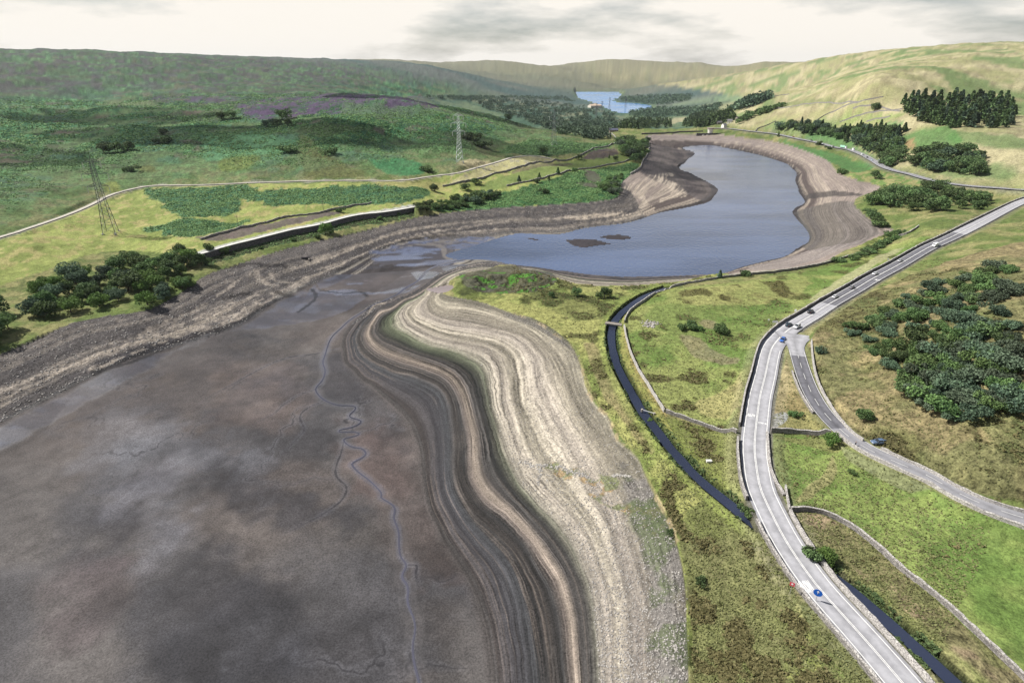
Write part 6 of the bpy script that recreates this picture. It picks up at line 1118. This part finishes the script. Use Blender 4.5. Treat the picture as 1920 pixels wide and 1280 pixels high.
belt([(1692,196),(1720,184),(1760,182),(1900,190),(1900,240),(1760,240),(1720,226),(1700,214)], 130, (13, 18), (LF_D, LF_D, LF_B), ('conifer',), 'dark conifer of the wood at the top right of the hillside', 'trees of the top right wood', 6, 2, 1.2)
belt([(1380,228),(1400,216),(1450,204),(1470,200),(1440,210),(1410,222),(1384,234)], 30, (8, 11), (LF_D, LF_M), ('broad',), 'tree of the thin line climbing the hill behind the dam houses', 'trees behind the dam houses', 5, 2, 1.1)
nsh = 0
SH = [(1597,628),(1615,618),(1640,612),(1628,640),(1648,656),(1636,662),(1662,630),(1664,648),(1655,668),(1672,596),(1656,588),(1684,575),(1668,618),(1690,600),(1678,672),(1668,690),(1690,655),(1640,603),(1700,560),(1594,612)]
for i, (px, py) in enumerate(SH): tree(px, py, rs.uniform(2.8, 5), 'shrub', (LF_B, LF_M, LF_D)[i % 3], 'blue green shrub scattered on the brown slope right of the junction', group='shrubs on the brown slope', lod=0, wide=1.15)
belt([(1690,560),(1760,530),(1900,500),(1900,760),(1800,790),(1740,785),(1700,740),(1684,690)], 112, (3, 6.5), (LF_D, LF_M, LF_B, LF_P, LF_M), ('shrub',), 'dark shrub of the dense hillside thicket at the right edge', 'trees of the right hand slope', 11, 0, 1.15)
# ---- far woods that read as one mass
def woodland(name, polys, n, h, mat, label, mind=0, kind='broad', per=46):
    VV = []; FF = []; vals = []; kf = 0; base = [crown_pts(300+i, per, kind) for i in range(5)]; r_ = np.random.default_rng(n)
    A = [abs(sum(a[0]*b[1]-b[0]*a[1] for a, b in zip(p, p[1:]+p[:1]))) for p in polys]; tot = sum(A)
    for p, ar in zip(polys, A):
        for q in scatter(p, int(n*ar/tot), r_):
            w = hit(*q); hh = r_.uniform(*h); P, vl, _ = base[r_.integers(5)]; a = r_.uniform(0, 6.28); c_, s_ = math.cos(a), math.sin(a); wd_ = 1.25*hh
            Q = np.stack([(P[:, 0]*c_-P[:, 1]*s_)*wd_+w.x, (P[:, 0]*s_+P[:, 1]*c_)*wd_+w.y, P[:, 2]*hh+w.z-.1*hh], 1); V, Fc = cards(Q, r_.uniform(.09, .17, len(Q))*hh, r_); VV.append(V); FF.append(Fc+kf); kf += len(V); vals.append(np.clip(vl*.6+r_.uniform(-.1, .5), 0, 1))
    me = card_mesh(name, np.vstack(VV), np.vstack(FF), np.concatenate(vals), mat); o = bpy.data.objects.new(name, me); col.objects.link(o); o['kind'] = 'stuff'; o['label'] = label; return o
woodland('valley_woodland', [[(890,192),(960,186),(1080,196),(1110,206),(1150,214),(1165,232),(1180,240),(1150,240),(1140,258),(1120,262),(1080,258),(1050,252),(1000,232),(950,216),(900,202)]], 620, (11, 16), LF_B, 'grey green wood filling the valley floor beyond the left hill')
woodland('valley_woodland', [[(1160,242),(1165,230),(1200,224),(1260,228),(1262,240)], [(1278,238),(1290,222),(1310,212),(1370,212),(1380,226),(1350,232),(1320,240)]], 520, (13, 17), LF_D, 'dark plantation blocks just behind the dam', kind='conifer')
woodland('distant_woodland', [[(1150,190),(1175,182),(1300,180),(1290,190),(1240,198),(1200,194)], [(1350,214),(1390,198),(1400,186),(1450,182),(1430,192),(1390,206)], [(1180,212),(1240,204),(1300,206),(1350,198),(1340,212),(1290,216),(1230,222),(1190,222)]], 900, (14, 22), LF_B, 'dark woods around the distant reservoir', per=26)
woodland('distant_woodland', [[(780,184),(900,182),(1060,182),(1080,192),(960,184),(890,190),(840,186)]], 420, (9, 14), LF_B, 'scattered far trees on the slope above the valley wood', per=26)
# ---- ground growth: bracken, rushes, stones
def carpet(name, N, pick, size, mat, label, k=3, up=1.6, hmul=.7):
    P = pick(N); r_ = np.random.default_rng(N); z = ground(P[:, 0], P[:, 1]); n = len(P); s = r_.uniform(.6, 1.4, n)*(size if not callable(size) else size(P)); Q = np.repeat(np.c_[P, z], k, 0); S_ = np.repeat(s, k); Q[:, :2] += r_.normal(0, .6, (n*k, 2))*S_[:, None]; Q[:, 2] += S_*.35*hmul
    V, Fc = cards(Q, S_, r_, up); tone = np.repeat(r_.uniform(0, 1, n)*.6, k)+r_.uniform(0, .4, n*k); me = card_mesh(name, V, Fc, tone, mat); o = bpy.data.objects.new(name, me); col.objects.link(o); o['kind'] = 'stuff'; o['label'] = label; return o
vis = (np.abs(GA.ravel()) < math.radians(46)) & (RR[8] < R)
def picker(w):                        # sample land points with weight w on the grid (grid rows are spaced by distance)
    w = np.where(vis, w, 0); c = np.cumsum(w); 
    def f(N):
        r_ = np.random.default_rng(N+1); i = np.searchsorted(c, r_.uniform(0, c[-1], N)); i = np.clip(i, 0, len(X)-1); j = R[i]*.0018
        dr = R[i]**2*1.5e-5; return np.stack([X[i]+r_.normal(0, 1, N)*j, Y[i]+r_.normal(0, 1, N)*dr*.5], 1)
    return f
green = (K[:, 1] > K[:, 0]*1.18)
carpet('bracken', 80000, picker((np.clip(veg-.7, 0, .3)*sstep(.3, .55, nd)*green*(dH > 3)*(R > 330)*(R < 1300)*(X < 260)*(dTrk > 3)).astype(float)), lambda P: np.clip(np.hypot(P[:, 0], P[:, 1])*.0010, .35, 1.0), LF_F, 'bracken covering the left hillside', k=2, up=3.0, hmul=.5)
wd_m = ((np.abs(dCan-2.3-(ne-.5)*.8) < .5)*(dMain > 6)*(R < 430)*(nd > .45)).astype(float); carpet('channel_weeds', 2600, picker(wd_m), .33, LF_D, 'weeds along the edges of the dark channel', k=4)
rush = ((dH > 1)*(R < 420)*(X > 0)*(dMain > 6)*(dBr > 5)*(dCan > 3.2)*(K.sum(1) < np.median(K[(R < 400) & (dH > 1) & (X > 0)].sum(1))*.8)).astype(float)
carpet('rushes', 9000, picker(rush), .38, LF_R, 'dark rush clumps in the rough fields', k=3)
gr_ = ((dH > 1)*(R < 330)*(X > 0)*(dMain > 5.4)*(dBr > 4.4)*(dCan > 2.6)*(veg > .3)).astype(float)
LF_G = leaf_mat('grass tuft', (.12, .14, .05), (.24, .25, .11)); carpet('grass_tufts', 34000, picker(gr_), .24, LF_G, 'coarse grass tufts in the rough fields', k=2)
def stones(name, N, w, s0, s1, mat, label):
    P = picker(w.astype(float))(N); z = ground(P[:, 0], P[:, 1]); r_ = np.random.default_rng(N); mb = MB()
    V = []; Fc = []; F0 = np.array(IF)
    for i in range(N):
        a = r_.uniform(0, 6.28); c_, s_ = math.cos(a), math.sin(a); v = IV*r_.uniform(.7, 1.2, (12, 1))*np.array([1, r_.uniform(.6, 1), r_.uniform(.4, .7)]); s = s0+(s1-s0)*r_.uniform()**3
        V.append(np.stack([v[:, 0]*c_-v[:, 1]*s_, v[:, 0]*s_+v[:, 1]*c_, v[:, 2]], 1)*s+np.array([P[i, 0], P[i, 1], z[i]+s*.1])); Fc.append(F0+12*i)
    V = np.vstack(V); Fc = np.vstack(Fc); me = bpy.data.meshes.new(name); me.vertices.add(len(V)); me.vertices.foreach_set('co', V.astype(np.float32).ravel()); me.loops.add(Fc.size); me.loops.foreach_set('vertex_index', Fc.astype(np.int32).ravel()); me.polygons.add(len(Fc)); me.polygons.foreach_set('loop_start', np.arange(0, Fc.size, 3, dtype=np.int32)); me.polygons.foreach_set('loop_total', np.full(len(Fc), 3, np.int32)); me.update()
    me.materials.append(mat); o = bpy.data.objects.new(name, me); col.objects.link(o); o['kind'] = 'stuff'; o['label'] = label
ROCKM = flat('shore stone', (.38, .36, .335), .95, noise=.6, alt=(.16, .15, .145))
stones('shore_stones', 16000, (rock > .5)*(lo > .5)*(R < 300)*np.where(rock > .95, 5.0, .8), .07, .34, ROCKM, 'loose stones on the drained shore')
stones('bank_rubble', 7000, (lb > .5)*(R < 650), .12, .6, ROCKM, 'rubble along the stony left bank')
# ------------------------------------------------------------------ air
m, n, l = nodes('haze air'); n.remove(n['Principled BSDF']); pv = n.new('ShaderNodeVolumePrincipled'); pv.inputs['Color'].default_value = (.72, .80, .92, 1); pv.inputs['Density'].default_value = 0.000024; pv.inputs['Anisotropy'].default_value = .2
l.new(pv.outputs[0], n['Material Output'].inputs['Volume'])
zt = max(float(H.max()), 130)+20; zb = float(H.min())-1.5
hz = MB(); hz.box(-9500, 9500, -9500, 9500, zb, zt); ho = hz.build('haze', m); ho['kind'] = 'stuff'
CLM, n, l = nodes('shade_cloud'); n.remove(n['Principled BSDF']); df = n.new('ShaderNodeBsdfTranslucent'); d2 = n.new('ShaderNodeBsdfDiffuse'); tr = n.new('ShaderNodeBsdfTransparent'); m1 = n.new('ShaderNodeMixShader'); m2 = n.new('ShaderNodeMixShader'); lw = n.new('ShaderNodeTexNoise'); lw.inputs['Scale'].default_value = .006; lw.inputs['Detail'].default_value = 5; g = n.new('ShaderNodeNewGeometry'); l.new(g.outputs['Position'], lw.inputs[0])
rr_ = n.new('ShaderNodeMapRange'); l.new(lw.outputs[0], rr_.inputs[0]); rr_.inputs['From Min'].default_value = .36; rr_.inputs['From Max'].default_value = .60; rr_.inputs['To Min'].default_value = .08; rr_.inputs['To Max'].default_value = .58
l.new(df.outputs[0], m1.inputs[1]); l.new(d2.outputs[0], m1.inputs[2]); l.new(tr.outputs[0], m2.inputs[1]); l.new(m1.outputs[0], m2.inputs[2]); l.new(rr_.outputs[0], m2.inputs[0]); l.new(m2.outputs[0], n['Material Output'].inputs[0])
def shade_cloud(tx_, ty_, rx_, ry_, seed):  # unseen cloud, added above the frame to shade a chosen patch of hillside
    c = Vector((tx_, ty_, 50))+SUNV*(850/SUNV.z); V = []; Fc = []; nu, nv = 48, 20; r_ = np.random.default_rng(seed); ph = r_.uniform(0, 99, 2)
    for j in range(nv+1):
        b = math.pi*j/nv
        for i in range(nu):
            a = 2*math.pi*i/nu; q = np.array([math.sin(b)*math.cos(a), math.sin(b)*math.sin(a), math.cos(b)]); k = .62+.8*float(fbm(np.array([q[0]*2+ph[0]+q[2]]), np.array([q[1]*2+ph[1]]), .55, seed, 4)[0])
            V.append((q[0]*rx_*k, q[1]*ry_*k, max(q[2], -.35)*70*k))
    for j in range(nv):
        for i in range(nu): Fc.append((j*nu+i, (j+1)*nu+i, (j+1)*nu+(i+1) % nu, j*nu+(i+1) % nu))
    o = mesh_obj('shade_cloud', V, Fc, CLM, smooth_=True, kind='stuff'); o.location = c
for a in ((-330, 760, 210, 70, 1), (40, 790, 170, 62, 2), (-560, 900, 130, 80, 4), (-130, 1130, 170, 80, 5), (-560, 620, 110, 50, 6)): shade_cloud(*a)
for o in bpy.data.objects:
    if 'label' in o and len(o['label'].split()) > 16: print('LONG', len(o['label'].split()), o['label'])
